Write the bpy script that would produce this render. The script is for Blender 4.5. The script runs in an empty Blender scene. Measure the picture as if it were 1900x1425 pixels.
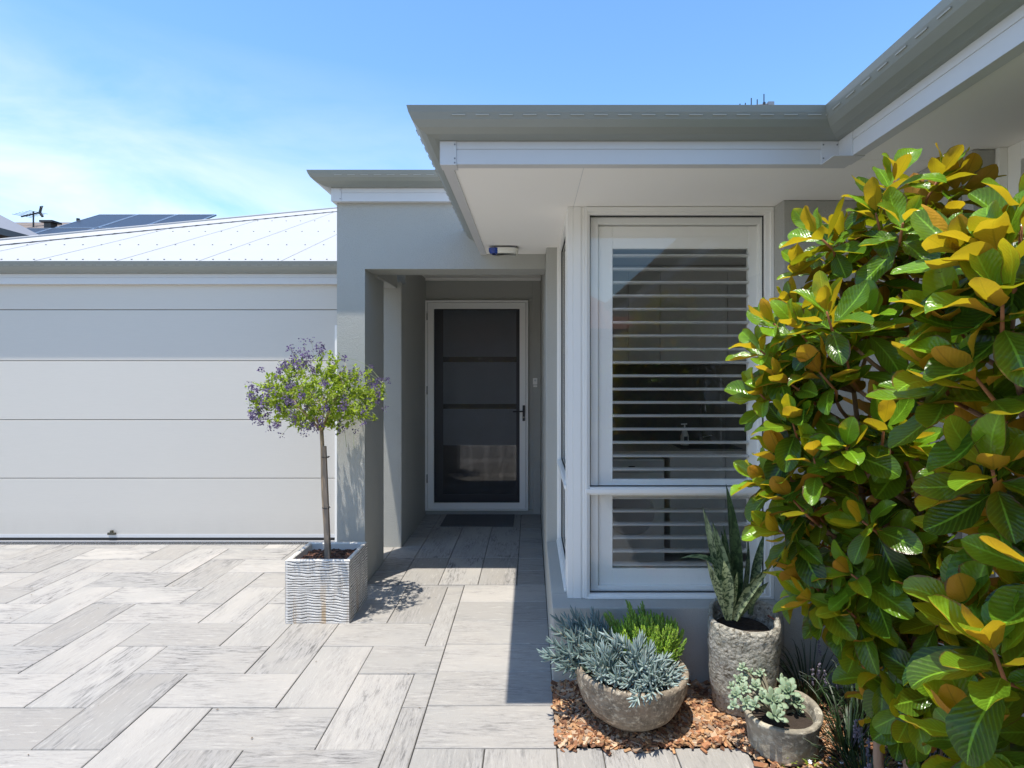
import bpy, math, random
from mathutils import Vector, Matrix, noise as mnoise
random.seed(7)
R = random.uniform
C = bpy.context.scene.collection
H = 1.56; F = 1050.0
def P(px, py, Y): return Vector(((px-985)/F*Y, Y, H-(py-687)/F*Y))

# ------------------------------------------------------------------ builder
class MB:
    def __init__(s): s.v=[]; s.f=[]; s.uv=[]; s.col=[]
    def face(s, idx, uv=None, col=(0.5,0.5,0.5,1)):
        s.f.append(idx); s.uv.append(uv or [(0,0)]*len(idx)); s.col.append(col)
    def box(s, x0,x1,y0,y1,z0,z1, M=None, col=(0.5,0.5,0.5,1)):
        b=len(s.v)
        for z in (z0,z1):
            for x,y in ((x0,y0),(x1,y0),(x1,y1),(x0,y1)):
                p=Vector((x,y,z)); s.v.append(M@p if M else p)
        for q in ((0,3,2,1),(4,5,6,7),(0,1,5,4),(1,2,6,5),(2,3,7,6),(3,0,4,7)):
            s.face([b+i for i in q], [(0,0),(1,0),(1,1),(0,1)], col)
    def quad(s, pts, uv=None, col=(0.5,0.5,0.5,1)):
        b=len(s.v); s.v.extend(Vector(p) for p in pts); s.face([b+i for i in range(len(pts))],uv,col)
    def tube(s, pts, rad, n=8, cap=True, col=(0.5,0.5,0.5,1)):
        pts=[Vector(p) for p in pts]
        if not hasattr(rad,'__len__'): rad=[rad]*len(pts)
        b=len(s.v); up=None
        for i,p in enumerate(pts):
            t=(pts[min(i+1,len(pts)-1)]-pts[max(i-1,0)]).normalized()
            if up is None: up=t.orthogonal().normalized()
            up=(up-t*up.dot(t)).normalized(); w=t.cross(up)
            for k in range(n):
                a=2*math.pi*k/n; s.v.append(p+(up*math.cos(a)+w*math.sin(a))*rad[i])
        for i in range(len(pts)-1):
            for k in range(n):
                a=b+i*n+k; c=b+i*n+(k+1)%n
                s.face([a,c,c+n,a+n],[(k/n,i),((k+1)/n,i),((k+1)/n,i+1),(k/n,i+1)],col)
        if cap:
            s.face([b+k for k in range(n)][::-1],None,col); s.face([b+(len(pts)-1)*n+k for k in range(n)],None,col)
    def sweep(s, corners, prof, closed=False):
        # corners: (x,y,nx,ny) mitre direction ; prof: (d,z) outward, height
        b=len(s.v); m=len(prof)
        for (x,y,nx,ny) in corners:
            for d,z in prof: s.v.append(Vector((x+nx*d,y+ny*d,z)))
        for i in range(len(corners)-1):
            for k in range(m if closed else m-1):
                k2=(k+1)%m
                s.face([b+i*m+k,b+(i+1)*m+k,b+(i+1)*m+k2,b+i*m+k2])
        if closed:
            s.face([b+k for k in range(m)]); s.face([b+(len(corners)-1)*m+k for k in range(m)][::-1])
    def build(s, name, mat, parent=None, bev=0, smooth=False, **props):
        me=bpy.data.meshes.new(name)
        off=Vector((0,0,0)); p=parent
        while p is not None: off+=p.location; p=p.parent
        me.from_pydata([v-off for v in s.v],[],s.f)
        me.uv_layers.new(name='UVMap'); me.color_attributes.new(name='rnd',type='FLOAT_COLOR',domain='CORNER')
        uvl=me.uv_layers['UVMap']; ca=me.color_attributes['rnd']
        fu=[];fc=[]
        for uv,c,f in zip(s.uv,s.col,s.f):
            for k in range(len(f)):
                fu.extend(uv[k] if k<len(uv) else (0,0)); fc.extend(c)
        uvl.data.foreach_set('uv',fu); ca.data.foreach_set('color',fc)
        me.materials.append(mat)
        if smooth: me.polygons.foreach_set('use_smooth',[True]*len(me.polygons))
        me.update()
        o=bpy.data.objects.new(name,me); C.objects.link(o)
        if parent: o.parent=parent
        if bev:
            m=o.modifiers.new('bevel','BEVEL'); m.width=bev; m.segments=2; m.limit_method='ANGLE'; m.angle_limit=0.6
            me.polygons.foreach_set('use_smooth',[False]*len(me.polygons))
        for k,v in props.items(): o[k]=v
        return o
def MBsplit(m,name,mat,par,groups):
    # separate consecutive boxes (8 verts, 6 faces each) into parts of their own
    i=0
    for g in groups:
        k=MB(); k.v=m.v[i*8:(i+g)*8]
        for q in range(i*6,(i+g)*6): k.face([v-i*8 for v in m.f[q]],m.uv[q],m.col[q])
        k.build(name,mat,par,bev=.0008); i+=g
def thing(name,label,cat,loc=(0,0,0),group=None):
    o=bpy.data.objects.new(name,None); o.empty_display_size=.1; C.objects.link(o); o.location=loc
    o['label']=label; o['category']=cat
    if group: o['group']=group
    return o
def bx(name,mat,par,*b,bev=0,**k):
    m=MB()
    if not hasattr(b[0],'__len__'): b=[b]
    for q in b: m.box(*q)
    return m.build(name,mat,par,bev=bev,**k)

# ------------------------------------------------------------------ materials
class NT:
    def __init__(s,name):
        s.m=bpy.data.materials.new(name); s.m.use_nodes=True; s.t=s.m.node_tree; s.t.nodes.clear()
        s.out=s.n('ShaderNodeOutputMaterial')
    def n(s,ty,**k):
        o=s.t.nodes.new(ty)
        for a,b in k.items():
            if a.startswith('i_'): 
                key=a[2:]; key=int(key) if key.isdigit() else key.replace('_',' ')
                if isinstance(b,bpy.types.NodeSocket): s.t.links.new(b,o.inputs[key])
                else: o.inputs[key].default_value=b
            else: setattr(o,a,b)
        return o
    def l(s,a,b): s.t.links.new(a,b)
    def noise(s,vec,scale,detail=4,rough=.5,dist=0):
        o=s.n('ShaderNodeTexNoise'); o.inputs['Scale'].default_value=scale; o.inputs['Detail'].default_value=detail
        o.inputs['Roughness'].default_value=rough; o.inputs['Distortion'].default_value=dist
        if vec: s.l(vec,o.inputs['Vector'])
        return o.outputs['Fac']
    def ramp(s,fac,stops):
        o=s.n('ShaderNodeValToRGB'); s.l(fac,o.inputs[0]); e=o.color_ramp.elements
        while len(e)<len(stops): e.new(.5)
        for k,(p,c) in enumerate(stops): e[k].position=p; e[k].color=(*c,1) if len(c)==3 else c
        return o.outputs[0]
    def mix(s,fac,a,b,mode='MIX'):
        o=s.n('ShaderNodeMix',data_type='RGBA',blend_type=mode)
        for sock,v in ((o.inputs[0],fac),(o.inputs[6],a),(o.inputs[7],b)):
            if isinstance(v,bpy.types.NodeSocket): s.l(v,sock)
            else: sock.default_value=v if not hasattr(v,'__len__') else ((*v,1) if len(v)==3 else v)
        return o.outputs[2]
    def math(s,op,a,b=0,c=0,clamp=False):
        o=s.n('ShaderNodeMath',operation=op,use_clamp=clamp)
        for k,v in enumerate((a,b,c)):
            if isinstance(v,bpy.types.NodeSocket): s.l(v,o.inputs[k])
            else: o.inputs[k].default_value=v
        return o.outputs[0]
    def obj(s): return s.n('ShaderNodeTexCoord').outputs['Object']
    def pos(s): return s.n('ShaderNodeNewGeometry').outputs['Position']
    def mapv(s,vec,scale):
        o=s.n('ShaderNodeMapping'); s.l(vec,o.inputs[0]); o.inputs['Scale'].default_value=scale; return o.outputs[0]
    def bump(s,h,dist,strength=1.0):
        o=s.n('ShaderNodeBump'); s.l(h,o.inputs['Height']); o.inputs['Distance'].default_value=dist; o.inputs['Strength'].default_value=strength
        return o.outputs[0]
    def pr(s,col,rough=.6,metal=0,bump=None,**k):
        o=s.n('ShaderNodeBsdfPrincipled')
        for key,v in (('Base Color',col),('Roughness',rough),('Metallic',metal)):
            if isinstance(v,bpy.types.NodeSocket): s.l(v,o.inputs[key])
            else: o.inputs[key].default_value=v if not hasattr(v,'__len__') else (*v,1)
        if bump: s.l(bump,o.inputs['Normal'])
        for key,v in k.items(): o.inputs[key.replace('_',' ')].default_value=v
        return o.outputs[0]
    def done(s,sh): s.l(sh,s.out.inputs[0]); return s.m
def simple(name,col,rough=.5,metal=0,var=.06,scale=6,bumpd=0,bscale=200):
    t=NT(name); p=t.pos(); n=t.noise(p,scale,5,.6)
    c=t.mix(n,tuple(x*(1-var) for x in col),tuple(min(1,x*(1+var)) for x in col))
    r=t.math('MULTIPLY_ADD',t.noise(p,scale*3,3),.15,rough-.07)
    b=t.bump(t.noise(p,bscale,3),bumpd) if bumpd else None
    return t.done(t.pr(c,r,metal,b))
M={}
def mk_render(name,col):
    t=NT(name); p=t.pos()
    big=t.noise(p,1.3,5,.6); mp=t.mapv(p,(3,3,.5)); st=t.noise(mp,4,5,.6)
    c=t.mix(big,tuple(x*.93 for x in col),tuple(x*1.06 for x in col))
    c=t.mix(t.math('MULTIPLY',st,.14),c,tuple(x*.72 for x in col))
    fine=t.noise(p,170,4,.65); mid=t.noise(p,60,3,.5)
    c=t.mix(t.math('MULTIPLY',t.ramp(fine,[(.35,(0,0,0)),(.7,(1,1,1))]),.16),c,tuple(x*.7 for x in col))
    hgt=t.math('ADD',fine,t.math('MULTIPLY',mid,.35))
    return t.done(t.pr(c,.9,0,t.bump(hgt,.006,.8)))
M['wall']=mk_render('grey_render',(.455,.45,.41))
M['wall_in']=simple('interior_paint',(.75,.73,.68),.8)
M['white']=simple('white_powdercoat',(.87,.855,.81),.35,var=.02)
M['fascia']=simple('fascia_metal',(.62,.62,.62),.38,var=.03)
M['gutter']=simple('gutter_metal',(.27,.285,.26),.35,.1,var=.05,scale=3)
M['slot']=simple('slot_sunlit_paint',(.42,.43,.40),.5)  # pale colour stands for sun on the inner gutter seen through slots
M['dark']=simple('dark_metal',(.02,.02,.022),.4)
M['rubber']=simple('black_rubber',(.012,.012,.012),.6)
M['soffit']=simple('soffit_board',(.93,.90,.845),.7,var=.02,scale=2)
M['roofw']=simple('white_roof_sheet',(.40,.40,.40),.55,var=.02,scale=1.5)
M['screw']=simple('screw_metal',(.22,.22,.23),.4,.5)
M['louvre']=simple('shutter_paint',(.91,.90,.86),.35,var=.015)
M['darkgrey']=simple('charcoal_paint',(.07,.073,.08),.5)
M['cab']=simple('cabinet_laminate',(.62,.60,.56),.4)
M['bench']=simple('bench_stone',(.6,.55,.48),.25,var=.12,scale=60)
M['tile']=simple('splashback',(.13,.13,.12),.2,var=.2,scale=12)
M['steel']=simple('steel',(.6,.6,.6),.25,.9)
M['blue']=simple('blue_lens',(.01,.045,.28),.15)
M['cream']=simple('cream_plastic',(.75,.74,.66),.35)
def mk_door():
    t=NT('garage_door_steel'); p=t.pos(); mp=t.mapv(p,(1.2,1,26)); g=t.noise(mp,7,6,.65,.3)
    c=t.mix(g,(.60,.565,.505),(.67,.63,.565)); c=t.mix(t.math('MULTIPLY',t.noise(p,.9,3),.3),c,(.56,.53,.48))
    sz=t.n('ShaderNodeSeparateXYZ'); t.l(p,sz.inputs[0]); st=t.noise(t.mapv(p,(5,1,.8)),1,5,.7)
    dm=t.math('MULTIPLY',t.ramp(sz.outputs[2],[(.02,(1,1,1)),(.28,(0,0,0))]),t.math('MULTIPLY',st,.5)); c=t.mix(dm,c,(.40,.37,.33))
    return t.done(t.pr(c,.5,0,t.bump(g,.0012,.5)))
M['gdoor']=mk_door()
def mk_paver():
    t=NT('concrete_paver'); uv=t.n('ShaderNodeUVMap').outputs[0]; a=t.n('ShaderNodeVertexColor',layer_name='rnd')
    sep=t.n('ShaderNodeSeparateColor'); t.l(a.outputs[0],sep.inputs[0])
    s1=t.noise(t.mapv(uv,(9,62,1)),1.0,7,.72,.5); s2=t.noise(t.mapv(uv,(28,190,1)),1.0,4,.65,.1)
    cl=t.noise(t.mapv(uv,(2.4,7,1)),1.0,5,.6,.5); c2=t.noise(t.mapv(uv,(1.2,2.0,1)),1.0,3,.5)
    fine=t.noise(t.mapv(uv,(90,260,1)),1.0,3,.7)
    base=t.mix(sep.outputs[0],(.275,.257,.232),(.42,.392,.355))
    base=t.mix(t.math('MULTIPLY',t.ramp(c2,[(.42,(0,0,0)),(.6,(1,1,1))]),.6),base,(.31,.30,.28))
    cm=t.ramp(cl,[(.42,(0,0,0)),(.62,(1,1,1))])
    amt=t.math('MULTIPLY_ADD',sep.outputs[1],.85,.28)
    base=t.mix(t.math('MULTIPLY',t.math('MULTIPLY',cm,amt),.55),base,(.30,.29,.28))
    f1=t.math('MULTIPLY',t.ramp(s1,[(.50,(0,0,0)),(.60,(1,1,1))]),t.math('MULTIPLY',cm,amt)); base=t.mix(f1,base,(.09,.085,.08))
    f2=t.math('MULTIPLY',t.ramp(s2,[(.55,(0,0,0)),(.68,(1,1,1))]),t.math('MULTIPLY_ADD',cm,.6,.22)); base=t.mix(f2,base,(.17,.16,.155))
    f3=t.math('MULTIPLY',t.ramp(s1,[(.34,(1,1,1)),(.44,(0,0,0))]),.55); base=t.mix(f3,base,(.50,.47,.425))
    base=t.mix(t.math('MULTIPLY',fine,.22),base,(.30,.29,.28))
    wp=t.noise(t.pos(),1.1,5,.6); base=t.mix(t.math('MULTIPLY',t.ramp(wp,[(.5,(0,0,0)),(.78,(1,1,1))]),.28),base,(.32,.29,.25))
    h=t.math('ADD',t.math('MULTIPLY',s2,.6),fine)
    return t.done(t.pr(base,.75,0,t.bump(h,.0022,.8)))
M['paver']=mk_paver()
M['joint']=simple('joint_sand',(.05,.045,.04),.95,var=.3,scale=60)
M['soil']=simple('soil',(.035,.024,.017),.95,var=.4,scale=40,bumpd=.01,bscale=60)
M['ground']=simple('far_ground',(.16,.16,.12),.95,var=.3,scale=.3)
def mk_chip():
    t=NT('bark_chip'); a=t.n('ShaderNodeVertexColor',layer_name='rnd'); p=t.pos()
    c=t.mix(t.math('MULTIPLY',t.noise(p,120,3),.5),a.outputs[0],(.12,.05,.02))
    return t.done(t.pr(c,.8,0,t.bump(t.noise(p,300,2),.001)))
M['chip']=mk_chip()
def mk_leaf(name,top,top2,under,under2,trans,rough=.27,tf=.35,brown=0.0,ripple=12):
    t=NT(name); a=t.n('ShaderNodeVertexColor',layer_name='rnd'); sep=t.n('ShaderNodeSeparateColor'); t.l(a.outputs[0],sep.inputs[0])
    uv=t.n('ShaderNodeUVMap').outputs[0]; su=t.n('ShaderNodeSeparateXYZ'); t.l(uv,su.inputs[0])
    au=t.math('ABSOLUTE',t.math('SUBTRACT',su.outputs[0],.5))      # 0 at midrib .. .5 at edge
    n=t.noise(t.pos(),35,3)
    tc=t.mix(sep.outputs[0],top,top2); tc=t.mix(t.math('MULTIPLY',n,.35),tc,tuple(x*.6 for x in top))
    vein=t.math('SINE',t.math('MULTIPLY',t.math('SUBTRACT',su.outputs[1],t.math('MULTIPLY',au,.55)),ripple*6.28))
    vf=t.math('MULTIPLY',t.math('POWER',t.math('MULTIPLY_ADD',vein,.5,.5),5),.13)
    tc=t.mix(vf,tc,tuple(min(1,x*2.2+.02) for x in top2))
    rib=t.ramp(au,[(.018,(1,1,1)),(.04,(0,0,0))]); tc=t.mix(t.math('MULTIPLY',rib,.4),tc,tuple(min(1,x*2.2+.03) for x in top2))
    uc=t.mix(sep.outputs[1],under,under2); uc=t.mix(t.math('MULTIPLY',rib,.6),uc,tuple(x*.55 for x in under)); uc=t.mix(t.math('MULTIPLY',vf,.8),uc,tuple(x*.6 for x in under))
    bf=t.n('ShaderNodeNewGeometry').outputs['Backfacing']
    col=t.mix(bf,tc,uc)
    if brown:
        e=t.ramp(t.math('ADD',au,t.math('MULTIPLY_ADD',t.noise(t.pos(),30,4),.22,-.11)),[(.455,(0,0,0)),(.475,(1,1,1))])
        e=t.math('MULTIPLY',e,t.math('GREATER_THAN',sep.outputs[2],1-brown)); col=t.mix(e,col,(.10,.05,.03))
    rg=t.math('MULTIPLY_ADD',bf,.45,rough)
    b=t.bump(t.math('ADD',t.math('MULTIPLY',vein,.2),t.math('MULTIPLY',t.noise(t.pos(),60,2),3)),.0011,.7)
    pr=t.pr(col,rg,0,b); tr=t.n('ShaderNodeBsdfTranslucent'); tcol=t.mix(sep.outputs[1],tuple(x*.38 for x in trans),tuple(trans[k]*.38+under2[k]*.95 for k in range(3))); t.l(tcol,tr.inputs[0])
    mx=t.n('ShaderNodeMixShader'); mx.inputs[0].default_value=tf; t.l(pr,mx.inputs[1]); t.l(tr.outputs[0],mx.inputs[2])
    return t.done(mx.outputs[0])
M['mag']=mk_leaf('magnolia_leaf',(.016,.055,.010),(.21,.44,.022),(.29,.095,.012),(.54,.25,.014),(.50,.74,.012),rough=.25,tf=.43,brown=.42)
M['mleaf']=mk_leaf('small_leaf',(.11,.20,.018),(.42,.55,.03),(.16,.27,.03),(.36,.48,.04),(.65,.80,.03),rough=.45,tf=.4,ripple=3)
M['petal']=mk_leaf('purple_petal',(.07,.05,.085),(.27,.22,.32),(.08,.04,.13),(.22,.16,.34),(.30,.2,.5),rough=.6,tf=.3,ripple=2)
M['snake']=None
def mk_snake():
    t=NT('snake_plant_leaf'); uv=t.n('ShaderNodeUVMap').outputs[0]; a=t.n('ShaderNodeVertexColor',layer_name='rnd'); sep=t.n('ShaderNodeSeparateColor'); t.l(a.outputs[0],sep.inputs[0])
    nz=t.noise(t.mapv(uv,(2.2,17,1)),1.0,3,.55,1.0)
    b=t.ramp(nz,[(.44,(0,0,0)),(.53,(1,1,1))])
    c=t.mix(b,(.02,.05,.018),t.mix(sep.outputs[0],(.06,.12,.04),(.32,.38,.20)))
    c=t.mix(t.math('MULTIPLY',t.noise(t.pos(),60,3),.3),c,(.10,.15,.06))
    return t.done(t.pr(c,.4))
M['snake']=mk_snake()
def mk_succ(name,c0,c1,c2,rough=.6):
    t=NT(name); a=t.n('ShaderNodeVertexColor',layer_name='rnd'); sep=t.n('ShaderNodeSeparateColor'); t.l(a.outputs[0],sep.inputs[0])
    c=t.mix(sep.outputs[0],c0,c1); c=t.mix(sep.outputs[1],c,c2); c=t.mix(t.math('MULTIPLY',t.noise(t.pos(),90,3),.25),c,tuple(x*.6 for x in c0))
    return t.done(t.pr(c,rough,0,None,Subsurface_Weight=.12,Subsurface_Scale=.004))
M['chalk']=mk_succ('chalk_stick',(.11,.17,.165),(.38,.47,.45),(.15,.22,.12))
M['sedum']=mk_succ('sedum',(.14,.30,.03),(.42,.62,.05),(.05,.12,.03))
M['ghost']=mk_succ('ghost_plant',(.20,.29,.17),(.38,.47,.33),(.24,.30,.20))
M['grass']=mk_succ('strap_leaf',(.008,.022,.007),(.03,.065,.016),(.05,.07,.025),.5)
M['wflower']=simple('white_petal',(.75,.75,.8),.6)
M['lil']=simple('lilac_petal',(.22,.19,.24),.6)
def mk_bark(name,a,b):
    t=NT(name); p=t.pos(); n=t.noise(t.mapv(p,(40,40,8)),1,5,.65)
    return t.done(t.pr(t.mix(n,a,b),.85,0,t.bump(n,.004)))
def mk_bark2():
    t=NT('magnolia_bark'); n=t.noise(t.mapv(t.pos(),(40,40,8)),1,5,.65); a=t.n('ShaderNodeVertexColor',layer_name='rnd'); sp=t.n('ShaderNodeSeparateColor'); t.l(a.outputs[0],sp.inputs[0])
    return t.done(t.pr(t.mix(sp.outputs[0],t.mix(n,(.16,.10,.07),(.36,.25,.18)),t.mix(n,(.22,.08,.03),(.38,.16,.06))),.8,0,t.bump(n,.004)))
M['bark']=mk_bark2()
M['twig']=mk_bark('young_twig',(.22,.08,.03),(.38,.16,.06))
M['trunk']=mk_bark('standard_bark',(.28,.19,.11),(.48,.36,.24))
M['stake']=mk_bark('timber_stake',(.16,.12,.09),(.34,.27,.20))
def mk_pot(name,c1,c2,c3,rgh,bd,sc=14,tint=(.3,.16,.07),tf=.3):
    t=NT(name); p=t.pos(); n1=t.noise(p,sc,7,.7,.3); n2=t.noise(p,sc*3,6,.7); n3=t.noise(p,4,3,.5)
    vz=t.n('ShaderNodeTexVoronoi'); vz.inputs['Scale'].default_value=sc*4; t.l(p,vz.inputs['Vector'])
    c=t.mix(t.ramp(n1,[(.35,(0,0,0)),(.62,(1,1,1))]),c1,c2); c=t.mix(t.ramp(n2,[(.52,(0,0,0)),(.62,(1,1,1))]),c,c3)
    c=t.mix(t.math('MULTIPLY',t.ramp(n3,[(.5,(0,0,0)),(.7,(1,1,1))]),tf),c,tint)
    h=t.math('ADD',t.math('MULTIPLY',n2,1.0),t.math('MULTIPLY',vz.outputs['Distance'],-.5))
    return t.done(t.pr(c,rgh,0,t.bump(h,bd,1)))
M['bowl']=mk_pot('bowl_stone',(.13,.105,.075),(.28,.23,.17),(.48,.42,.32),.85,.006,16,(.30,.15,.07),.25)
M['tall']=mk_pot('crusty_ceramic',(.42,.40,.33),(.66,.62,.53),(.22,.19,.14),.85,.035,15,(.42,.38,.16),.35)
M['small']=mk_pot('weathered_pot',(.42,.37,.28),(.20,.18,.14),(.52,.48,.38),.85,.006,9,(.16,.17,.14),.5)
M['cube']=None
def mk_cube():
    t=NT('ridged_glaze'); p=t.pos(); n=t.noise(p,14,5,.6); st=t.noise(t.mapv(p,(22,22,2.5)),1,4,.6)
    a=t.n('ShaderNodeVertexColor',layer_name='rnd'); sep=t.n('ShaderNodeSeparateColor'); t.l(a.outputs[0],sep.inputs[0])
    c=t.mix(n,(.60,.57,.52),(.76,.73,.68)); c=t.mix(t.ramp(sep.outputs[0],[(.38,(1,1,1)),(.8,(0,0,0))]),c,(.07,.06,.05))
    xyz=t.n('ShaderNodeSeparateXYZ'); t.l(p,xyz.inputs[0])
    low=t.math('MULTIPLY',t.ramp(xyz.outputs[2],[(.05,(1,1,1)),(.30,(0,0,0))]),t.ramp(st,[(.5,(0,0,0)),(.66,(1,1,1))]))
    c=t.mix(t.math('MULTIPLY',low,.7),c,(.42,.25,.08))
    return t.done(t.pr(c,.3))
M['cube']=mk_cube()
def mk_glass(name,col,refl_min=.02,ior=1.5,rough=0.0):
    t=NT(name); tr=t.n('ShaderNodeBsdfTransparent'); tr.inputs[0].default_value=(*col,1)
    gl=t.n('ShaderNodeBsdfGlossy'); gl.inputs['Roughness'].default_value=rough; gl.inputs[0].default_value=(1,1,1,1)
    g=t.n('ShaderNodeNewGeometry'); dt=t.n('ShaderNodeVectorMath',operation='DOT_PRODUCT'); t.l(g.outputs['Incoming'],dt.inputs[0]); t.l(g.outputs['Normal'],dt.inputs[1])
    sch=t.math('MULTIPLY_ADD',t.math('POWER',t.math('SUBTRACT',1,t.math('ABSOLUTE',dt.outputs['Value']),clamp=True),5),.92,.055)
    mx=t.n('ShaderNodeMixShader'); t.l(t.math('ADD',sch,refl_min,clamp=True),mx.inputs[0]); t.l(tr.outputs[0],mx.inputs[1]); t.l(gl.outputs[0],mx.inputs[2])
    return t.done(mx.outputs[0])
M['glass']=mk_glass('window_glass',(.985,.99,.985),.0)
def mk_mesh():
    t=NT('security_mesh'); tr=t.n('ShaderNodeBsdfTransparent'); d=t.pr((.03,.032,.036),.45)
    p=t.pos(); s=t.n('ShaderNodeSeparateXYZ'); t.l(p,s.inputs[0])
    k=2*math.pi/.006
    w=t.math('MAXIMUM',t.math('SINE',t.math('MULTIPLY',s.outputs[0],k)),t.math('SINE',t.math('MULTIPLY',s.outputs[2],k)))
    f=t.math('GREATER_THAN',w,.8)
    mx=t.n('ShaderNodeMixShader'); t.l(f,mx.inputs[0]); t.l(tr.outputs[0],mx.inputs[1]); t.l(d,mx.inputs[2])
    return t.done(mx.outputs[0])
M['mesh']=mk_mesh()
M['clearpane']=(lambda t:t.done(t.pr((.004,.005,.006),.03,0,None,IOR=2.1)))(NT('dark_pane'))
M['blackglass']=simple('black_gloss',(.012,.014,.018),.06,var=.0)
M['frost']=simple('frosted_door',(.22,.25,.28),.3,var=.1)
M['mat']=simple('door_mat',(.10,.10,.105),.95,var=.3,scale=80,bumpd=.004,bscale=500)
def mk_tiles(name,c1,c2,sx=.3,sy=.33):
    t=NT(name); uv=t.n('ShaderNodeUVMap').outputs[0]; s=t.n('ShaderNodeSeparateXYZ'); t.l(uv,s.inputs[0])
    n=t.noise(uv,4,4); c=t.mix(n,c1,c2)
    fy=t.math('FRACT',t.math('DIVIDE',s.outputs[1],sy)); fx=t.math('SINE',t.math('MULTIPLY',s.outputs[0],6.283/sx))
    c=t.mix(t.ramp(fy,[(0,(1,1,1)),(.16,(0,0,0))]),c,tuple(x*.2 for x in c1))
    h=t.math('ADD',fy,t.math('MULTIPLY',fx,.4))
    return t.done(t.pr(c,.8,0,t.bump(h,.05,1)))
M['terra']=mk_tiles('terracotta_tiles',(.36,.12,.07),(.52,.20,.13))
M['dtile']=mk_tiles('brown_tiles',(.13,.10,.085),(.24,.19,.16))
M['solar']=simple('solar_glass',(.02,.024,.035),.35)
M['metroof']=simple('light_roof',(.24,.24,.26),.6)
M['brick']=simple('far_brick',(.35,.22,.16),.9)

# ------------------------------------------------------------------ ground and paving
m=MB(); m.quad([(-400,-400,-.06),(400,-400,-.06),(400,400,-.06),(-400,400,-.06)]); m.build('ground',M['ground'],kind='structure')
m=MB(); m.box(-9,.109,-7,6.2,-.055,-.009); m.box(.109,.9,-7,2.337,-.055,-.009); m.box(.9,8,-7,-3,-.055,-.009); m.build('paving_bed',M['joint'],kind='structure')
S=.2915; L=2*S
pv=MB()
def paver(x0,x1,y0,y1,along,clip=None):
    full=(x0,y0)
    if clip:
        x0,x1=max(x0,clip[0]),min(x1,clip[1]); y0,y1=max(y0,clip[2]),min(y1,clip[3])
    if x1-x0<.012 or y1-y0<.012: return
    g=.0022; c=.0028; x0+=g;x1-=g;y0+=g;y1-=g
    dz=R(-.0016,.0016); ou,ov=R(0,90),R(0,90); col=(R(0,1),R(0,1)**1.3,R(0,1),1)
    b=len(pv.v); tilt=(R(-.0008,.0008),R(-.0008,.0008))
    for (ins,z) in ((0,-.03),(0,-c),(c,0)):
        for x,y in ((x0+ins,y0+ins),(x1-ins,y0+ins),(x1-ins,y1-ins),(x0+ins,y1-ins)):
            pv.v.append(Vector((x,y,z+dz+(tilt[0] if x>x0+.1 else 0)*(z>-.01))))
    def uv(i):
        p=pv.v[i]; return (p.x+ou,p.y+ov) if along=='x' else (p.y+ou,p.x+ov)
    q=[[8,9,10,11]]+[[i,(i+1)%4,(i+1)%4+4,i+4] for i in range(4)]+[[i+4,(i+1)%4+4,(i+1)%4+8,i+8] for i in range(4)]
    for f in q: pv.face([b+i for i in f],[uv(b+i) for i in f],col)
def herring(clip):
    # cell (k,c): row k spans Y=2.327+k*S ; column c spans X=-1.473+c*S
    for k in range(-32,12):
        for c in range(-32,34):
            r=(c+k)%4; x=-1.473+c*S; y=2.327+k*S
            if r==0: paver(x,x+L,y,y+S,'x',clip)
            elif r==2: paver(x,x+S,y,y+L,'y',clip)
_p=paver
def paver(x0,x1,y0,y1,along,clip=None):
    if clip and y1>4.105 and x1>-1.204:
        if x0<-1.204: _p(x0,-1.204,max(y0,4.105) if y0<4.105 else y0,y1,along,clip) if y0>=4.1 else (_p(x0,x1,y0,4.105,along,clip),_p(x0,-1.204,4.105,y1,along,clip))
        else: _p(x0,x1,y0,4.105,along,clip)
        return
    _p(x0,x1,y0,y1,along,clip)
herring((-8.8,-.482,-5,5.065))
paver=_p
y=2.337
for k in range(6): paver(-.482,.107,y+k*.2965,y+(k+1)*.2965,'x')
for y0 in (4.116,4.41,4.70,4.99,5.28,5.57,5.86): paver(-1.204 if y0<4.98 else -1.14,-.966,y0,min(y0+.29,6.135),'x')
for x0,x1 in ((-.966,-.674),(-.674,-.385),(-.385,-.103)):
    for y0,y1 in ((4.116,4.712),(4.712,5.62),(5.62,6.135)): paver(x0,x1,y0,y1,'y')
for k in range(7): paver(-.103,.105,4.116+k*.29,min(4.116+(k+1)*.29,6.135),'x')
yy=2.337
for j in range(12):
    for x0,x1 in ((-.482,-.19),(-.19,.107),(.107,.295),(.295,.592),(.592,.885)): paver(x0,x1,yy-.585,yy,'y')
    yy-=.585
pv.build('driveway_paving',M['paver'],kind='structure')
bx('garden_soil',M['soil'],None,(.885,4,-3,2.337,-.05,-.012),(.109,4,2.339,2.82,-.05,-.012),kind='structure')
# drain at the garage threshold
dr=thing('channel_drain','narrow slotted steel channel drain running along the foot of the white garage door','drain',(-3.9,5.12,0))
m=MB(); m.box(-6.2,-1.55,5.072,5.150,-.05,-.022); m.build('channel',M['rubber'],dr)
m=MB()
x=-6.2
while x<-1.56: 
    m.box(x,x+.008,5.078,5.142,-.012,-.001); x+=.02
m.box(-6.2,-1.55,5.068,5.078,-.02,0); m.box(-6.2,-1.55,5.142,5.152,-.02,0)
m.build('grate',M['steel'],dr)
bx('garage_threshold',simple('threshold_concrete',(.3,.3,.31),.8),None,(-6.4,-1.5,5.152,5.4,-.05,.004),kind='structure')

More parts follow.
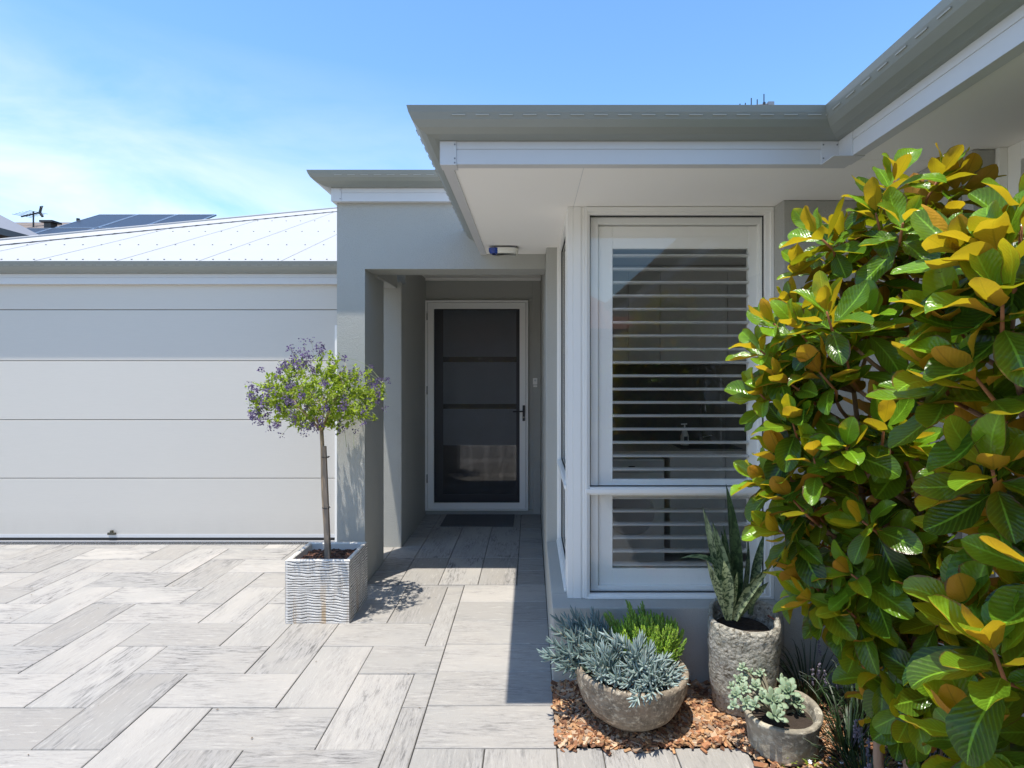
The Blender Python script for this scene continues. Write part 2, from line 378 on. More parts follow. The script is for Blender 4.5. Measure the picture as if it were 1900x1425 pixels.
# ------------------------------------------------------------------ the house
house=thing('house','modern grey rendered house with white corner window, flat eaves, recessed entry and wide garage','house',(0,4,0))
W=M['wall']
bx('wall',W,house,(.107,1.25,2.80,2.985,-.05,.385),(.107,.30,2.986,3.884,-.05,.385),bev=.006)
bx('wall',W,house,(1.25,1.70,2.80,3.0,-.05,2.402),(1.643,2.6,2.214,2.799,-.05,2.402),(1.683,2.6,2.155,2.213,-.05,2.402),bev=.006)
bx('wall',W,house,(1.766,2.6,-3,.5,-.05,2.402),(1.80,2.6,.5,2.154,-.05,.45),bev=.006)
bx('wall',W,house,(.107,.5,3.885,6.5,-.05,2.80),bev=.006)
bx('wall',W,house,(.022,.106,6.14,6.4,-.05,2.56),(-1.14,.022,6.14,6.4,2.316,2.56),(-1.14,.022,6.13,6.4,-.05,.048),bev=.004)
bx('wall',W,house,(-1.6,-1.141,5.152,6.5,-.05,2.56),(-1.70,-1.14,4.99,5.151,-.05,2.34),bev=.006)
m=MB(); pf=[(-1.407,-.05),(-1.204,-.05),(-1.204,2.295),(.106,2.295),(.106,2.80),(-1.407,2.80)]
m.v=[Vector((x,y,z)) for y in (4.105,4.37) for x,z in pf]; m.face([0,1,2,5]); m.face([2,3,4,5]); m.face([6+i for i in (5,2,1,0)]); m.face([6+i for i in (5,4,3,2)])
for i in range(6): j=(i+1)%6; m.face([i,i+6,j+6,j])
m.build('portal_wall',W,house)
bx('column',W,house,(-1.4065,-1.2045,4.3701,4.63,-.05,2.281)); bx('beam',W,house,(-1.406,-1.18,4.371,4.99,2.282,2.80),bev=.003)
bx('ceiling',M['soffit'],house,(-1.18,.106,4.371,6.139,2.556,2.57))
bx('cornice',M['white'],house,(-1.14,.106,6.11,6.138,2.53,2.555))
# fascia + gutters
gprof=[(0,.0),(.022,.001),(.05,.008),(.078,.024),(.098,.046),(.109,.070),(.115,.094),(.109,.094),(.102,.070),(.092,.05),(.074,.030),(.05,.014),(.0,.008)]
def eave(path, zf, zt, lip, gh, fname='fascia', dead=True):
    k=lip/.115; kz=gh/.094
    m=MB(); m.sweep([(p[0],p[1],p[2],p[3]) for p in path],[(d*k,zt+z*kz) for d,z in gprof],closed=True); g=m.build('gutter',M['gutter'],house,smooth=False)
    # slots: raised strips, painted pale for the sunlit gutter behind them
    sl=MB()
    for (a,b) in zip(path[:-1],path[1:]):
        d=Vector((b[0]-a[0],b[1]-a[1],0)); Ln=d.length; d.normalize(); nrm=Vector((-abs(d.y),-abs(d.x),0))
        n=int(Ln/.092)
        for i in range(n):
            s0=.06+i*.092
            if s0+.05>Ln: break
            o=Vector((a[0],a[1],0))+d*s0+nrm*(.1055*k+.0025)
            z=zt+.058*kz; t2=nrm*.004; t1=d*.052; up=Vector((0,0,.0035))+nrm*.001
            o.z=z
            pts=[o,o+t1,o+t1+up,o+up]
            b0=len(sl.v); sl.v.extend(pts+[p-nrm*.003 for p in pts])
            for f in ((0,1,2,3),(4,7,6,5),(0,4,5,1),(3,2,6,7)): sl.face([b0+q for q in f])
    sl.build('overflow_slots',M['slot'],g)
    m=MB(); h=zt-zf
    m.sweep(path,[(0,zf),(0,zf+h*.62),(-.0035,zf+h*.63),(-.0035,zf+h*.66),(0,zf+h*.67),(0,zt-.001),(-.018,zt-.001),(-.018,zf+.006),(-.045,zf+.006),(-.045,zf)],closed=True)
    return m.build(fname,M['fascia'],house)
q=(-1,-1)
eave([(-.366,4.104,-1,0),(-.366,2.30,-1,-1),(1.253,2.30,-1,-1),(1.253,-3,-1,0)],2.397,2.491,.115,.094)
eave([(-1.43,6.6,-1,0),(-1.43,4.06,-1,-1),(.6,4.06,0,-1)],2.772,2.867,.13,.086)
eave([(-6.227,10,-1,0),(-6.227,5.137,-1,-1),(-1.432,5.137,0,-1)],2.343,2.436,.11,.095)
# gutter end mitre is closed by the sweep; joiner plates with screws on the fascia
m=MB(); m.box(-.3685,-.302,2.2965,2.2995,2.3955,2.490); m.box(-.369,-.302,2.297,2.36,2.3935,2.3965); m.box(-.3695,-.3665,2.2965,2.36,2.3955,2.490)
m.box(1.178,1.2525,2.2965,2.2995,2.3955,2.490); m.box(1.2495,1.2525,2.20,2.2965,2.3955,2.490); m.box(1.178,1.30,2.20,2.297,2.3935,2.3965)
m.box(-1.4325,-1.36,4.0565,4.0595,2.7705,2.866)
MBsplit(m,'fascia_joiner',M['fascia'],house,[3,3,1])
m=MB()
def screw(x,y,z,d=(0,-1,0),r=.0035,b=m):
    d=Vector(d); b.tube([Vector((x,y,z)),Vector((x,y,z))+d*.002],r,6)
for x,z in ((-.309,2.402),(-.309,2.42),(-.309,2.476),(1.187,2.42),(1.187,2.475),(1.243,2.475),(-1.367,2.79),(-1.367,2.852)): screw(x,2.2965 if x>-1 else 4.0565,z,b=m)
m.build('fascia_screws',M['screw'],house)
# soffits
bx('soffit',M['soffit'],house,(-.324,.2185,2.342,4.104,2.403,2.412),(.2215,1.296,2.342,2.95,2.403,2.412),(1.297,2.4,-3,2.268,2.403,2.412),(1.297,2.4,2.2715,2.95,2.403,2.412))
bx('soffit_joint',M['fascia'],house,(.2187,.2213,2.342,2.95,2.4045,2.41),(1.297,2.4,2.2682,2.2713,2.4045,2.41))
bx('soffit',M['soffit'],house,(-6.2,-1.60,5.183,5.40,2.351,2.357))
# roof volumes
def slab(name,mat,pts,th,par,uvs=None):
    m=MB(); a=[Vector(p) for p in pts]; n=(a[1]-a[0]).cross(a[2]-a[0]).normalized()
    if n.z<0: n=-n
    k=len(a); m.v.extend(a); m.v.extend([p-n*th for p in a])
    e1=(a[1]-a[0]).normalized(); e2=n.cross(e1)
    uv=[((p-a[0]).dot(e1),(p-a[0]).dot(e2)) for p in a]
    m.face(list(range(k)),uv); m.face(list(range(k,2*k))[::-1],uv[::-1])
    for i in range(k): m.face([i,i+k,(i+1)%k+k,(i+1)%k],[(0,0)]*4)
    return m.build(name,mat,par)
zz=2.583; s=.34
slab('roof',M['roofw'],[(-.45,2.20,zz),(1.9,2.20,zz),(1.9,6.0,zz+3.8*s),(3.35,6.0,zz+3.8*s)][:3]+[(3.35,6.0,zz+3.8*s)] if False else [(-.45,2.20,zz),(1.16,2.20,zz),(5.0,6.04,zz+3.84*s),(3.39,6.04,zz+3.84*s)],.01,house)
slab('roof',M['roofw'],[(-.45,2.20,zz),(3.39,6.04,zz+3.84*s),(3.39,9,zz+3.84*s),(-.45,9,zz)],.01,house)
slab('roof',M['roofw'],[(1.16,2.20,zz),(1.16,-3,zz),(5.0,-3,zz+3.84*s),(5.0,6.04,zz+3.84*s)],.01,house)
slab('roof',M['roofw'],[(-1.55,3.94,2.947),(.6,3.94,2.947),(.6,6.5,3.5),(-1.55+1.9,6.5,3.5)],.01,house)
slab('roof',M['roofw'],[(-1.55,3.94,2.947),(.35,6.5,3.5),(-.4,9,3.5),(-1.55,9,2.947)],.01,house)
# garage roof
t=.404; gy=5.06; gz=2.53
def gr(x,y): return (x,y,gz+t*(y-gy))
hip0=(-6.337,gy,gz); hip1=(-2.6,9.26,gz+t*4.2)
groof=slab('garage_roof',M['roofw'],[hip0,(-1.435,gy,gz),(-1.435,9.26,gz+t*4.2),hip1],.012,house)
slab('garage_roof',M['roofw'],[hip0,hip1,(-2.6,13,gz+t*4.2),(-6.337,16.7,gz)],.012,house)
hd=(Vector(hip1)-Vector(hip0)).normalized()
m=MB()   # laps
ca=math.atan(t)
x=-5.95
while x<-1.5:
    ymax=gy+(x+6.337)/(3.737)*4.2
    ymax=min(ymax,9.2)-.05
    if ymax>gy+.1:
        a=Vector(gr(x,gy+.005)); b=Vector(gr(x,ymax)); nn=Vector((0,-math.sin(ca),math.cos(ca)))
        for w,hh in ((.012,.0035),):
            p=[a-Vector((w/2,0,0)),a+Vector((w/2,0,0)),b+Vector((w/2,0,0)),b-Vector((w/2,0,0))]
            b0=len(m.v); m.v.extend(p+[q_+nn*hh for q_ in p])
            for f in ((4,5,6,7),(0,4,7,3),(1,2,6,5),(0,1,5,4)): m.face([b0+q_ for q_ in f])
    x+=.74
m.build('roof_laps',M['roofw'],groof)
m=MB()
for yy_ in (5.15,5.88,6.75,7.65):
    x=-6.0
    while x<-1.5:
        if yy_<gy+(x+6.337)/3.737*4.2-.12:
            p=Vector(gr(x,yy_)); nn=Vector((0,-math.sin(ca),math.cos(ca))); m.tube([p,p+nn*.007],.0075,6)
        x+=.148*(1.0 if yy_<5.5 else 1.3)
m.build('roof_screws',M['screw'],groof)
m=MB()   # hip cap: two wings and a roll, dark notches where the ribs pass below it
h0=Vector(hip0); h1=Vector(hip1); n1=Vector((0,-math.sin(ca),math.cos(ca))); side=(hd.cross(n1)).normalized()
if side.y>0: side=-side
side2=Vector((-1,0,-.404)).normalized(); side2=(side2-hd*side2.dot(hd)).normalized()
pr_=[h0+side*.13+n1*.012,h0+n1*.04,h0+side2*.13+Vector((0,0,.03))]
e=h1-h0
m.quad([pr_[0],pr_[0]+e,pr_[1]+e,pr_[1]]); m.quad([pr_[1],pr_[1]+e,pr_[2]+e,pr_[2]]); m.quad([pr_[0],pr_[0]-n1*.006,pr_[0]-n1*.006+e,pr_[0]+e])
m.tube([h0+n1*.045,h1+n1*.045],.012,8)
m.build('hip_cap',M['roofw'],groof)
m=MB(); d=.08
while d<e.length-.1:
    p=h0+hd*d+side*.128+n1*.002
    b0=len(m.v); a1=p; a2=p+hd*.085; m.v.extend([a1+side*.004,a1+side*.03,a2+side*.006+n1*.002,a1+hd*.03+side*.004+n1*.012]); m.face([b0,b0+1,b0+2,b0+3]); d+=.15
m.build('rib_gaps',M['darkgrey'],groof)
# garage door
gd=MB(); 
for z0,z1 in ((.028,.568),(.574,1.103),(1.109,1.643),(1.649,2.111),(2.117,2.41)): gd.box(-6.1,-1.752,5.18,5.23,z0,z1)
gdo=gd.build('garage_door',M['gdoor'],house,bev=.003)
bx('backing',M['darkgrey'],gdo,(-6.1,-1.752,5.196,5.22,.03,2.40))
bx('weather_seal',M['rubber'],gdo,(-6.1,-1.752,5.176,5.22,.004,.0275))
bx('bottom_rail',M['fascia'],gdo,(-6.1,-1.752,5.1765,5.1795,.030,.06))
bx('handle',simple('olive_handle',(.06,.055,.035),.5),gdo,(-3.864,-3.792,5.160,5.1762,.058,.078),(-3.840,-3.817,5.160,5.1762,.078,.098),bev=.002)
bx('sunlit_jamb_strip',M['white'],house,(-1.785,-1.7525,5.150,5.179,0,1.97),bev=.003)  # white strip stands in for the sunlit lower part of the wall edge
# ----- window helper: front window in plane Y, glass etc.
wf=MB()
# corner post with vertical reeding (front), X .189-.2915 ; z .385-2.403
for x0,x1,yo in ((.189,.2165,.0),(.2175,.2585,-.004),(.2585,.2695,.002),(.2695,.2775,-.002),(.2785,.2915,-.008)):
    wf.box(x0,x1,2.915+yo,2.99,.386,2.402)
for y0,y1,xo in ((2.992,3.02,0),(3.02,3.035,.004)): wf.box(.189+xo,.25,y0,y1,.386,2.402)
# frame around front glass
X0,X1=.2917,1.249
wf.box(X0,X1,2.915,2.99,2.362,2.402); wf.box(X0,X1,2.907,2.915,2.377,2.400)
wf.box(X0,X1,2.915,2.99,.386,.407); wf.box(X0,X1,2.902,2.915,.386,.396)
wf.box(X1-.042,X1,2.9152,2.99,.4072,2.3618); wf.box(X1-.018,X1,2.905,2.9150,.397,2.376)
wf.box(X0,X0+.012,2.9152,2.99,.4072,2.3618)
wf.box(X0+.0122,X1-.0422,2.910,2.99,.919,.957); wf.box(X0-.010,X1-.02,2.902,2.9098,.928,.949)
win=wf.build('window',M['white'],house,bev=.0015)
g=MB(); g.quad([(X0+.012,2.946,.407),(X1-.042,2.946,.407),(X1-.042,2.946,.919),(X0+.012,2.946,.919)]); g.build('glass',M['glass'],win)
g=MB(); g.quad([(X0+.012,2.946,.957),(X1-.042,2.946,.957),(X1-.042,2.946,2.362),(X0+.012,2.946,2.362)]); g.build('glass',M['glass'],win)
m=MB()
for z0,z1 in ((.4075,.9185),(.9575,2.3615)):
    a,b=X0+.0125,X1-.0425; w=.0045; y0,y1=2.9345,2.9435
    m.box(a,b,y0,y1,z0,z0+w); m.box(a,b,y0,y1,z1-w,z1); m.box(a,a+w,y0,y1,z0+w,z1-w); m.box(b-w,b,y0,y1,z0+w,z1-w)
m.build('glazing_seal',M['rubber'],win)
# side window (plane X=.188)
sw=MB(); xa,xb=.188,.25
sw.box(xa,xb,3.0355,3.08,.386,2.402); sw.box(xa,xb,3.84,3.884,.386,2.402); sw.box(xa,xb,3.08,3.84,.386,.425); sw.box(xa,xb,3.08,3.84,2.362,2.402); sw.box(xa-.004,xb,3.08,3.84,.919,.957)
sw.box(xa-.01,xa-.0002,3.0,3.884,.928,.949); sw.box(xa-.012,xa-.0002,3.0,3.884,.386,.40); sw.box(xa-.008,xa-.0002,3.862,3.884,.40,2.40)
swo=sw.build('window',M['white'],house,bev=.0015)
for z0,z1 in ((.425,.919),(.957,2.362)):
    g=MB(); g.quad([(.218,3.84,z0),(.218,3.08,z0),(.218,3.08,z1),(.218,3.84,z1)]); g.build('glass',M['glass'],swo)
m=MB()
for z0,z1 in ((.4255,.9185),(.9575,2.3615)):
    m.box(.206,.2145,3.0805,3.087,z0,z1); m.box(.206,.2145,3.833,3.8395,z0,z1); m.box(.206,.2145,3.087,3.833,z0,z0+.006); m.box(.206,.2145,3.087,3.833,z1-.006,z1)
m.build('glazing_seal',M['rubber'],swo)
# plantation shutters
def louvre(m,a,b,c,hw,th,axis):
    n=8; base=len(m.v)
    for end in (a,b):
        for k in range(n):
            an=2*math.pi*k/n; u=math.cos(an)*hw; v=math.sin(an)*th
            m.v.append(Vector((end,c[0]+u,c[1]+v)) if axis=='x' else Vector((c[0]+u,end,c[1]+v)))
    for k in range(n): m.face([base+k,base+(k+1)%n,base+n+(k+1)%n,base+n+k])
    m.face([base+k for k in range(n)]); m.face([base+n+k for k in range(n)])
def shutter(axis,a0,a1,pl,zs):
    # a0,a1 outer extents along axis, pl plane position of the centre, zs = (bottom,open bottom,open top,top)
    m=MB(); st=.075
    def B(u0,u1,w0,w1,z0,z1):
        if axis=='x': m.box(u0,u1,w0,w1,z0,z1)
        else: m.box(w0,w1,u0,u1,z0,z1)
    B(a0,a0+st,pl-.014,pl+.014,zs[0],zs[3]); B(a1-st,a1,pl-.014,pl+.014,zs[0],zs[3])
    B(a0+st,a1-st,pl-.0135,pl+.0135,zs[0],zs[1]); B(a0+st,a1-st,pl-.0135,pl+.0135,zs[2],zs[3])
    return m.build('shutter',M['louvre'],house,bev=.002)
# outer L frame
bx('shutter_frame',M['louvre'],house,(.312,.352,2.962,3.03,.41,2.36),(1.195,1.235,2.962,3.03,.41,2.36),(.352,1.195,2.962,3.03,2.325,2.36),(.352,1.195,2.962,3.03,.41,.43),bev=.002)
up=shutter('x',.356,1.222,3.0,(.94,.985,2.202,2.32)); lo=shutter('x',.356,1.222,3.0,(.43,.515,.893,.938))
for k in range(17):
    m=MB(); louvre(m,.4325,1.1455,(3.0,1.037+k*.0705),.031,.008,'x'); m.build('louvre',M['louvre'],up,smooth=True)
for k in range(6):
    m=MB(); louvre(m,.4325,1.1455,(3.0,.535+k*.0705),.031,.008,'x'); m.build('louvre',M['louvre'],lo,smooth=True)
up2=shutter('y',3.09,3.83,.275,(.94,.985,2.24,2.33)); lo2=shutter('y',3.09,3.83,.275,(.43,.515,.893,.938))
for k in range(17):
    m=MB(); louvre(m,3.166,3.754,(.275,1.037+k*.0705),.031,.008,'y'); m.build('louvre',M['louvre'],up2,smooth=True)
for k in range(6):
    m=MB(); louvre(m,3.166,3.754,(.275,.535+k*.0705),.031,.008,'y'); m.build('louvre',M['louvre'],lo2,smooth=True)
# laundry behind the window
for q in ((.501,2.7,5.15,5.3,0,2.6),(2.7,2.8,2.9,5.3,0,2.6),(1.251,1.7,3.001,3.06,0,2.45)): bx('interior_wall',M['wall_in'],house,q)
bx('interior_floor',M['wall_in'],house,(.31,2.7,3.001,5.15,-.02,.0)); bx('ceiling',M['soffit'],house,(.255,2.7,2.992,5.15,2.45,2.55))
bx('splashback',M['tile'],house,(.502,2.69,5.135,5.149,.92,1.61))
bx('benchtop',M['bench'],house,(.502,2.69,4.49,5.134,.88,.92),bev=.003)
m=MB()
for a,b in ((.51,.82),(.824,1.09),(1.094,1.66),(1.664,2.2)): bx('cupboard',M['cab'],house,(a,b,4.78,5.134,1.612,2.44),bev=.003)
m=MB()
for a,b in ((1.11,1.55),(1.554,2.1)): bx('cupboard',M['cab'],house,(a,b,4.51,5.1,.1,.875),bev=.003)
wm=thing('washing_machine','white front loading washing machine under the bench seen between the shutter louvres','washing machine',(.83,4.8,0))
bx('body',M['white'],wm,(.53,1.07,4.53,5.1,0,.85),bev=.01); bx('control_panel',M['fascia'],wm,(.54,1.06,4.52,4.529,.74,.835)); bx('display',M['blackglass'],wm,(.78,.83,4.514,4.519,.765,.795))
m=MB(); m.tube([(.8,4.53,.42),(.8,4.50,.42)],[.19,.17],32); m.build('door',M['fascia'],wm,smooth=False)
sp=thing('soap_dispenser','clear pump soap bottle with dark label standing on the laundry bench behind the louvres','soap bottle',(1.31,4.82,.92))
m=MB(); m.tube([(1.31,4.82,.92),(1.31,4.82,1.0),(1.31,4.82,1.04),(1.31,4.82,1.06)],[.035,.035,.022,.010],14); m.build('bottle',M['frost'] if False else M['cream'],sp,smooth=True)
m=MB(); m.tube([(1.31,4.82,1.06),(1.31,4.82,1.10)],.006,8); m.tube([(1.28,4.82,1.10),(1.33,4.82,1.103)],.006,8); m.build('pump',M['white'],sp)
bx('label_patch',M['darkgrey'],sp,(1.295,1.325,4.781,4.784,.955,1.0))
tp=thing('kitchen_tap','slim gooseneck tap standing over the dark laundry sink','tap',(1.5,5.0,.92))
m=MB(); m.tube([(1.5,5.0,.92),(1.5,5.0,1.22),(1.5,4.97,1.27),(1.5,4.92,1.28),(1.5,4.87,1.26),(1.5,4.86,1.2)],.009,10); m.build('spout',M['steel'],tp,smooth=True)
m=MB(); m.tube([(1.52,5.0,.97),(1.60,4.99,.985)],.007,8); m.build('lever',M['steel'],tp)
bx('sink',M['darkgrey'],house,(1.22,1.72,4.60,4.98,.9205,.924))
# right wing window (only its edge shows)
rw=bx('window',M['white'],house,(1.80,1.86,2.08,2.154,.45,2.402),(1.80,1.86,.5,.56,.45,2.402),(1.80,1.86,.56,2.08,2.335,2.402),(1.80,1.86,.56,2.08,.45,.50),(1.767,1.7995,2.135,2.154,.45,2.402),bev=.002)
bx('glass',M['blackglass'],rw,(1.83,1.835,.56,2.08,.50,2.335))

# ----- entry door
ds=6.14/F
def dx(px): return (px-985)*ds
def dz(py): return H-(py-687)*ds
jam=MB(); x0,x1=-1.138,.020; zb,ztp=.049,2.314
xi0,xi1=-1.138,dx(980)
jam.box(x0,x0+.022,6.09,6.139,zb,ztp); jam.box(xi1-.022,xi1,6.09,6.139,zb,ztp); jam.box(x0+.022,xi1-.022,6.09,6.139,ztp-.022,ztp); jam.box(x0+.022,xi1-.022,6.085,6.139,zb,zb+.012)
jam.box(xi1+.001,.0215,6.136,6.3,zb,ztp)
bx('wall',W,house,(xi1,.0215,6.141,6.4,.0485,2.3155))
door=MB(); a,b=x0+.026,xi1-.026; c,d=zb+.016,ztp-.026; fw=.066
door.box(a,a+fw,6.097,6.127,c,d); door.box(b-fw,b,6.097,6.127,c,d); door.box(a+fw,b-fw,6.097,6.127,c,c+fw); door.box(a+fw,b-fw,6.097,6.127,d-fw,d)
jam.v and None
jm=MB(); jm.box(x0,x0+.022,6.09,6.139,zb,ztp); jm.box(xi1-.022,xi1,6.09,6.139,zb,ztp); jm.box(x0+.022,xi1-.022,6.09,6.139,ztp-.022,ztp); jm.box(x0+.022,xi1-.022,6.085,6.139,zb,zb+.012)
jm.build('door_frame',M['white'],house,bev=.002)
sd=door.build('security_door',M['white'],house,bev=.002)
m=MB(); m.quad([(a+fw,6.112,c+fw),(b-fw,6.112,c+fw),(b-fw,6.112,d-fw),(a+fw,6.112,d-fw)]); m.build('mesh_screen',M['mesh'],sd)
m=MB()
for z in (.35,1.3,2.1): m.box(x0+.016,x0+.028,6.082,6.0965,z,z+.09)
m.build('hinges',M['steel'],sd)
hx=dx(972); hz=dz(766)
m=MB(); m.box(hx-.014,hx+.014,6.089,6.0968,hz-.085,hz+.085); hd_=m.build('handle',M['dark'],sd,bev=.003)
m=MB(); m.tube([(hx,6.089,hz+.022),(hx,6.05,hz+.022),(hx-.012,6.045,hz+.022),(hx-.115,6.045,hz+.02)],.0085,8); m.build('lever',M['dark'],hd_,smooth=True)
m=MB(); m.tube([(hx,6.0885,hz-.045),(hx,6.086,hz-.045)],.007,8); m.build('lock',M['steel'],hd_)
# timber entrance door behind the screen
ed=MB(); ea,eb=x0+.024,xi1-.001
ed.box(ea,ea+.15,6.22,6.26,.05,2.31); ed.box(eb-.13,eb,6.22,6.26,.05,2.31); ed.box(ea+.15,eb-.13,6.22,6.26,.05,.20); ed.box(ea+.15,eb-.13,6.22,6.26,2.22,2.31)
edo=ed.build('entrance_door',M['darkgrey'],house)
zc=[dz(v) for v in (583,657,671,744,758,832)]
m=MB(); la,lb=ea+.15,eb-.13
for z0,z1 in ((1.708,2.22),(1.19,1.65),(.735,1.135)): m.box(la,lb,6.225,6.24,z0,z1)
m.build('frosted_panel',M['frost'],edo)
m=MB()
for z0,z1 in ((1.65,1.708),(1.135,1.19),(.2,.735)): m.box(la,lb,6.2252,6.238,z0,z1)
m.build('clear_panel',M['clearpane'],edo)
m=thing('doormat','dark grey rubber backed mat on the pavers at the security door','door mat',(-.54,5.87,0))
q_=MB(); q_.box(-.905,-.175,5.64,6.09,.001,.012); q_.build('mat',M['mat'],m,bev=.004)
db=thing('doorbell','small white doorbell button on the grey wall right of the door handle','doorbell',(.045,6.135,1.42))
bx('casing',M['white'],db,(.022,.070,6.124,6.139,1.405,1.475),bev=.004); bx('base',M['white'],db,(.026,.068,6.126,6.139,1.378,1.398),bev=.003)
m=MB(); m.tube([(.047,6.1238,1.45),(.047,6.119,1.45)],.012,14); m.build('button',M['fascia'],db)
# alarm siren
sr=thing('alarm_siren','white oval alarm siren with blue lens under the eave beside the grey beam','alarm siren',(-.19,3.95,2.40))
def ovalbox(m,x0,x1,y0,y1,z0,z1,ins,nn=24,e=3.2,xr=None):
    b=len(m.v); cx,cy=(x0+x1)/2,(y0+y1)/2
    rings=[(0,z1),(0,z1-(z1-z0)*.5),(ins*.5,z0+(z1-z0)*.15),(ins*1.6,z0)]
    for ins_,z in rings:
        for k in range(nn):
            an=2*math.pi*k/nn; c_,s_=math.cos(an),math.sin(an)
            m.v.append(Vector((cx+math.copysign(abs(c_)**(2/e),c_)*((x1-x0)/2-ins_),cy+math.copysign(abs(s_)**(2/e),s_)*((y1-y0)/2-ins_),z)))
    for i in range(3):
        for k in range(nn): m.face([b+i*nn+k,b+(i+1)*nn+k,b+(i+1)*nn+(k+1)%nn,b+i*nn+(k+1)%nn])
    m.face([b+3*nn+k for k in range(nn)]); m.face([b+k for k in range(nn)][::-1])
m=MB(); ovalbox(m,-.275,-.085,3.81,3.955,2.352,2.389,.012); m.build('housing',M['cream'],sr,smooth=True)
bx('bracket',M['screw'],sr,(-.25,-.10,3.83,3.94,2.3885,2.4025),bev=.003)
m=MB(); ovalbox(m,-.286,-.215,3.806,3.90,2.3495,2.386,.012); 
m.build('lens',M['blue'],sr,smooth=True)

# ------------------------------------------------------------------ neighbours
nb=thing('neighbour_house','neighbour house with light metal hip roof at the far left edge beyond the garage','house',(-13,8,0))
bx('wall',M['brick'],nb,(-16,-10.2,2,11.2,-.05,4.05))
e_=(-9.75,11.63,4.16)
sl_=.72
slab('roof',M['metroof'],[(-9.75,11.63,4.16),(-9.75,1.5,4.16),(-12.75,4.5,4.16+3*sl_),(-12.75,8.63,4.16+3*sl_)],.05,nb)
slab('roof',M['metroof'],[(-15.75,11.63,4.16),(-9.75,11.63,4.16),(-12.75,8.63,4.16+3*sl_)],.05,nb)
slab('roof',M['metroof'],[(-15.75,1.5,4.16),(-15.75,11.63,4.16),(-12.75,8.63,4.16+3*sl_),(-12.75,4.5,4.16+3*sl_)],.05,nb)
slab('roof',M['metroof'],[(-15.75,1.5,4.16),(-12.75,4.5,4.16+3*sl_),(-9.75,1.5,4.16)],.05,nb)
bx('gutter',M['darkgrey'],nb,(-9.76,-9.64,1.4,11.7,4.03,4.15),(-16,-9.64,11.64,11.76,4.03,4.15))
nb2=thing('neighbour_house','neighbour house with dark brown tiled roof and a black solar array behind the garage','house',(-12,15,0))
bx('wall',M['brick'],nb2,(-19,-8.6,12.4,18,-.05,3.95))
slab('roof',M['dtile'],[(-19.5,12.0,3.98),(-7.5,12.0,3.98),(-9.6,15.0,5.48),(-16,15.0,5.48)],.05,nb2)
slab('roof',M['dtile'],[(-7.5,18.0,3.98),(-19.5,18.0,3.98),(-16,15.0,5.48),(-9.6,15.0,5.48)],.05,nb2)
slab('roof',M['dtile'],[(-7.5,12.0,3.98),(-7.5,18.0,3.98),(-9.6,15.0,5.48)],.05,nb2)
sn=Vector((0,-.4472,.8944)); sd_=Vector((0,.8944,.4472))
for row,(xs,d0) in enumerate(((-12.6,.35),(-11.55,2.0))):
    for k in range(4 if row==0 else 3):
        x=xs+k*1.05 if row==0 else xs+k*1.05
        o=Vector((x,12.0,3.98))+sd_*d0+sn*.12
        mm=Matrix.Translation(o)@Matrix(((1,0,0,0),(0,.8944,-.4472,0),(0,.4472,.8944,0),(0,0,0,1)))
        f=MB(); f.box(0,1.03,0,1.6,0,.035,M=mm); fo=f.build('solar_panel',M['solar'],nb2)
        f=MB(); f.box(0,1.03,0,.03,.036,.042,M=mm); f.box(0,1.03,1.57,1.6,.036,.042,M=mm); f.box(0,.03,.03,1.57,.036,.042,M=mm); f.box(1.0,1.03,.03,1.57,.036,.042,M=mm); f.build('rim',M['steel'],fo)
bx('roof_vent',M['dark'],nb2,(-12.22,-12.05,14.2,14.4,4.9,5.27),(-12.30,-11.97,14.15,14.45,5.272,5.32))
m=MB(); m.tube([(-11.6,14.5,5.1),(-11.6,14.5,5.45)],.04,8); m.build('vent_pipe',M['dark'],nb2)
# aerials
def el(m,a,b,r): m.tube([a,b],r,6)
an=thing('tv_antenna','dark rooftop television antenna on the brown tiled roof at the far left','antenna',(-12.75,14.5,5.2))
a0=P(62,414,14.5); a1=P(62,392,14.5)
m=MB(); el(m,a0-Vector((0,0,.1)),a1,.018); m.build('mast',M['dark'],an)
m=MB(); el(m,P(39,402,14.3),P(76,394,14.6),.02)
for k in range(6):
    c_=P(41+k*6,401.5-k*1.3,14.35+k*.04); el(m,c_-Vector((.05,.22,0)),c_+Vector((.05,.22,.03)),.006)
m.build('boom',M['dark'],an)
m=MB(); el(m,P(74,394,14.6),P(77,383,14.6),.03); el(m,P(74,394,14.6),P(79,402,14.6),.03); el(m,P(75,384,14.4),P(79,383,14.8),.02); m.build('reflector',M['dark'],an)
an=thing('tv_antenna','tips of a thin television antenna showing above the front gutter','antenna',(2.0,5.0,3.55))
m=MB(); c0=P(1403,192,5.0); el(m,P(1416,215,5.0),P(1418,190,5.0),.012); m.build('mast',M['dark'],an)
m=MB(); el(m,P(1372,199,5.0),P(1434,192,5.0),.006); m.box(P(1424,191,5).x,P(1435,191,5).x,4.98,5.02,P(1424,196,5).z,P(1424,190,5).z)
m.build('boom',M['screw'],an)
m=MB()
for px,y0,y1 in ((1373,200,192.5),(1383,199,191),(1394,199,182),(1405,198,184.5),(1417.5,196,174.5)): el(m,P(px,y0,5),P(px,y1,5),.0045)
m.build('elements',M['dark'],an)

